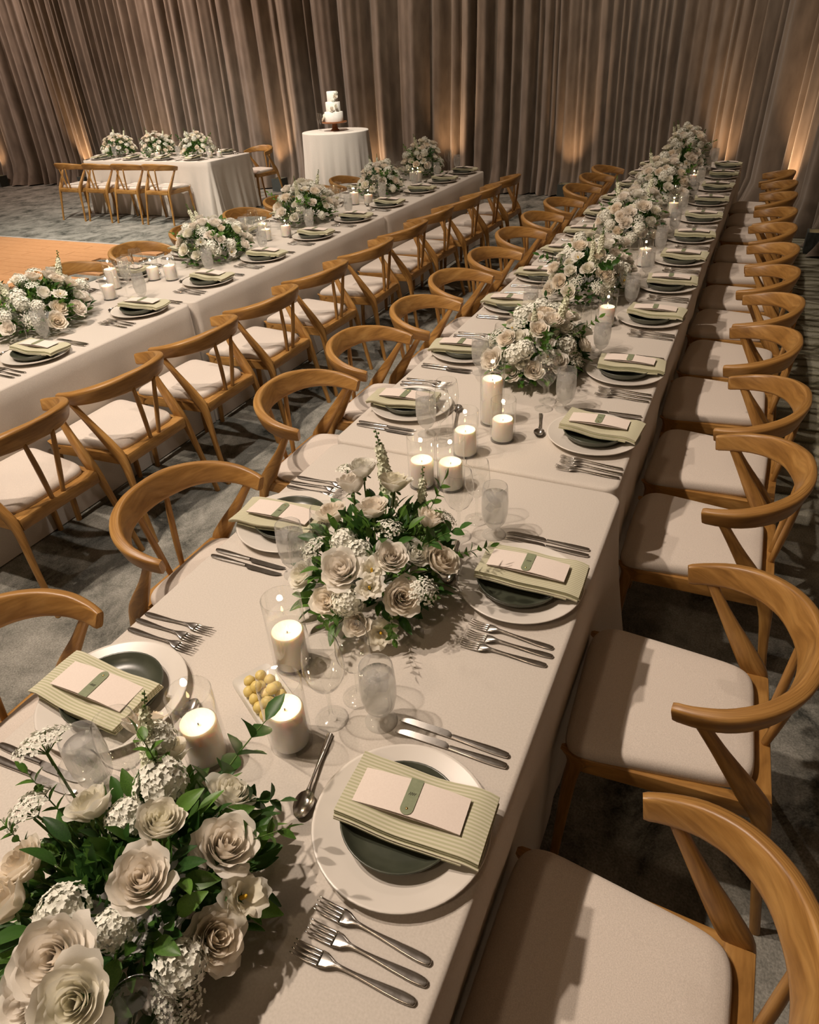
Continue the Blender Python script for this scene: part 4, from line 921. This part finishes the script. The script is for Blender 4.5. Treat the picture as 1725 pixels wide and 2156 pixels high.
arrangement(0.52, -0.14, 0.175, 0.205, 0.285, 'white rose centerpiece, second from the camera, behind the tall candle by the butter dish', MG, 302, F2, nleaf=150, spikes=0, sprigs=2,
            extra=[('spi', 0.465, 0.05, 0.17, 0.24, (-.18, .05, 1)), ('spi', 0.562, 0.035, 0.14, 0.17, (-.05, .35, 1)), ('spr', 0.70, -0.08, 0.10, 0.14, (1, .5, .4)), ('spr', 0.53, -0.30, 0.07, 0.15, (-.05, -1, .15)), ('spr', 0.64, -0.29, 0.06, 0.13, (.4, -1, .1))])
MND = [foliage_mound(401, .175, .255, .22, 720), foliage_mound(402, .18, .30, .23, 780)]
for i, (x, y, rx, ry, h_) in enumerate([(0.50, 1.36, .185, .28, .27), (0.48, 2.46, .21, .36, .31), (0.47, 3.76, .21, .40, .32), (0.47, 5.14, .21, .42, .34), (0.48, 6.58, .22, .40, .42)]):
    arrangement(x, y, rx, ry, h_, f'white rose centerpiece on the main table, {ORD[i + 2]} from the camera', MG, 310 + i, nb=52 + 5 * i, nleaf=90, mound=MND[i % 2])
for i, (x, y, rx, ry, h_) in enumerate([(-2.14, 1.14, .22, .31, .28), (-2.13, 2.60, .21, .30, .28), (-2.16, 3.82, .22, .33, .31), (-2.13, 5.12, .20, .28, .29), (-2.15, 6.20, .20, .26, .37)]):
    arrangement(x, y, rx, ry, h_, f'white rose centerpiece on the left long table, {ORD[i]} from the camera', 'white flower centerpieces on the left long table', 330 + i, nb=48, nleaf=70, mound=MND[i % 2])
for i, x in enumerate([-8.02, -7.22, -6.48]):
    arrangement(x, 7.68, .30, .22, .33, f'white flower centerpiece on the head table, {ORD[i]} from the left', 'white flower centerpieces on the head table', 350 + i, nb=42, nleaf=40, mound=MND[i % 2])

# ------------------------------------------------------------------ cake
CX, CY, CZ = -4.24, 7.95, 1.04
st = tag(obj('cake_stand', None, loc=(CX, CY, CZ)), 'wooden pedestal cake stand on the tall round table', 'cake stand')
mb = MB(); mb.lathe([(0.0001, 0.0), (0.062, 0.0), (0.062, 0.008), (0.04, 0.03), (0.034, 0.085), (0.05, 0.093), (0.0001, 0.093)], 28); obj('pedestal', mb.build('pedestal', 'standwood', True, 40), st)
mb = MB(); mb.lathe([(0.0001, 0.093), (0.165, 0.095), (0.172, 0.103), (0.17, 0.112), (0.0001, 0.113)], 40); obj('top_disc', mb.build('top_disc', 'standwood', True, 40), st)
ck = tag(obj('wedding_cake', None, loc=(CX, CY, CZ + 0.113)), 'white three-tier wedding cake with white flowers on wooden stand', 'cake')
z = 0
for r, h_ in ((0.125, 0.115), (0.098, 0.115), (0.070, 0.12)):
    mb = MB(); mb.lathe([(0.0001, z), (r, z), (r + 0.001, z + 0.004), (r, z + h_ - 0.006), (r - 0.006, z + h_), (0.0001, z + h_)], 40); obj('tier', mb.build('tier', 'icing', True, 50), ck); z += h_
rr = random.Random(3)
for (kd, a, r, zz, s_) in [('rose', -0.5, .085, .29, .034), ('clu', -0.2, .08, .33, .03), ('clu', -0.9, .08, .25, .03), ('rose', -1.2, .115, .15, .036), ('cup', -0.7, .12, .18, .03), ('rose', 3.6, .15, .03, .034), ('cup', 3.9, .145, .05, .03), ('clu', 3.3, .14, .07, .03)]:
    bloom(ck, kd, r * cos(a), r * sin(a), zz, s_, rr, Vector((0, 0, zz - 0.03)), 0.2)
for i, (dx, dy, nm) in enumerate([(-0.27, 0.02, 'left'), (-0.19, -0.05, 'right')]):
    mb = None
    tag(obj('champagne_flute', G['white'], loc=(CX + dx, CY + dy, CZ), scale=(0.75, 0.75, 1.1)), f'clear stemmed glass beside the cake, {nm} one of two', 'glass', 'toasting glasses beside the cake')
tag(obj('cake_knife', G['knife'], loc=(CX + 0.2, CY - 0.12, CZ), rot=(0, 0, -1.2), scale=1.2), 'steel cake knife lying beside the cake stand', 'knife')
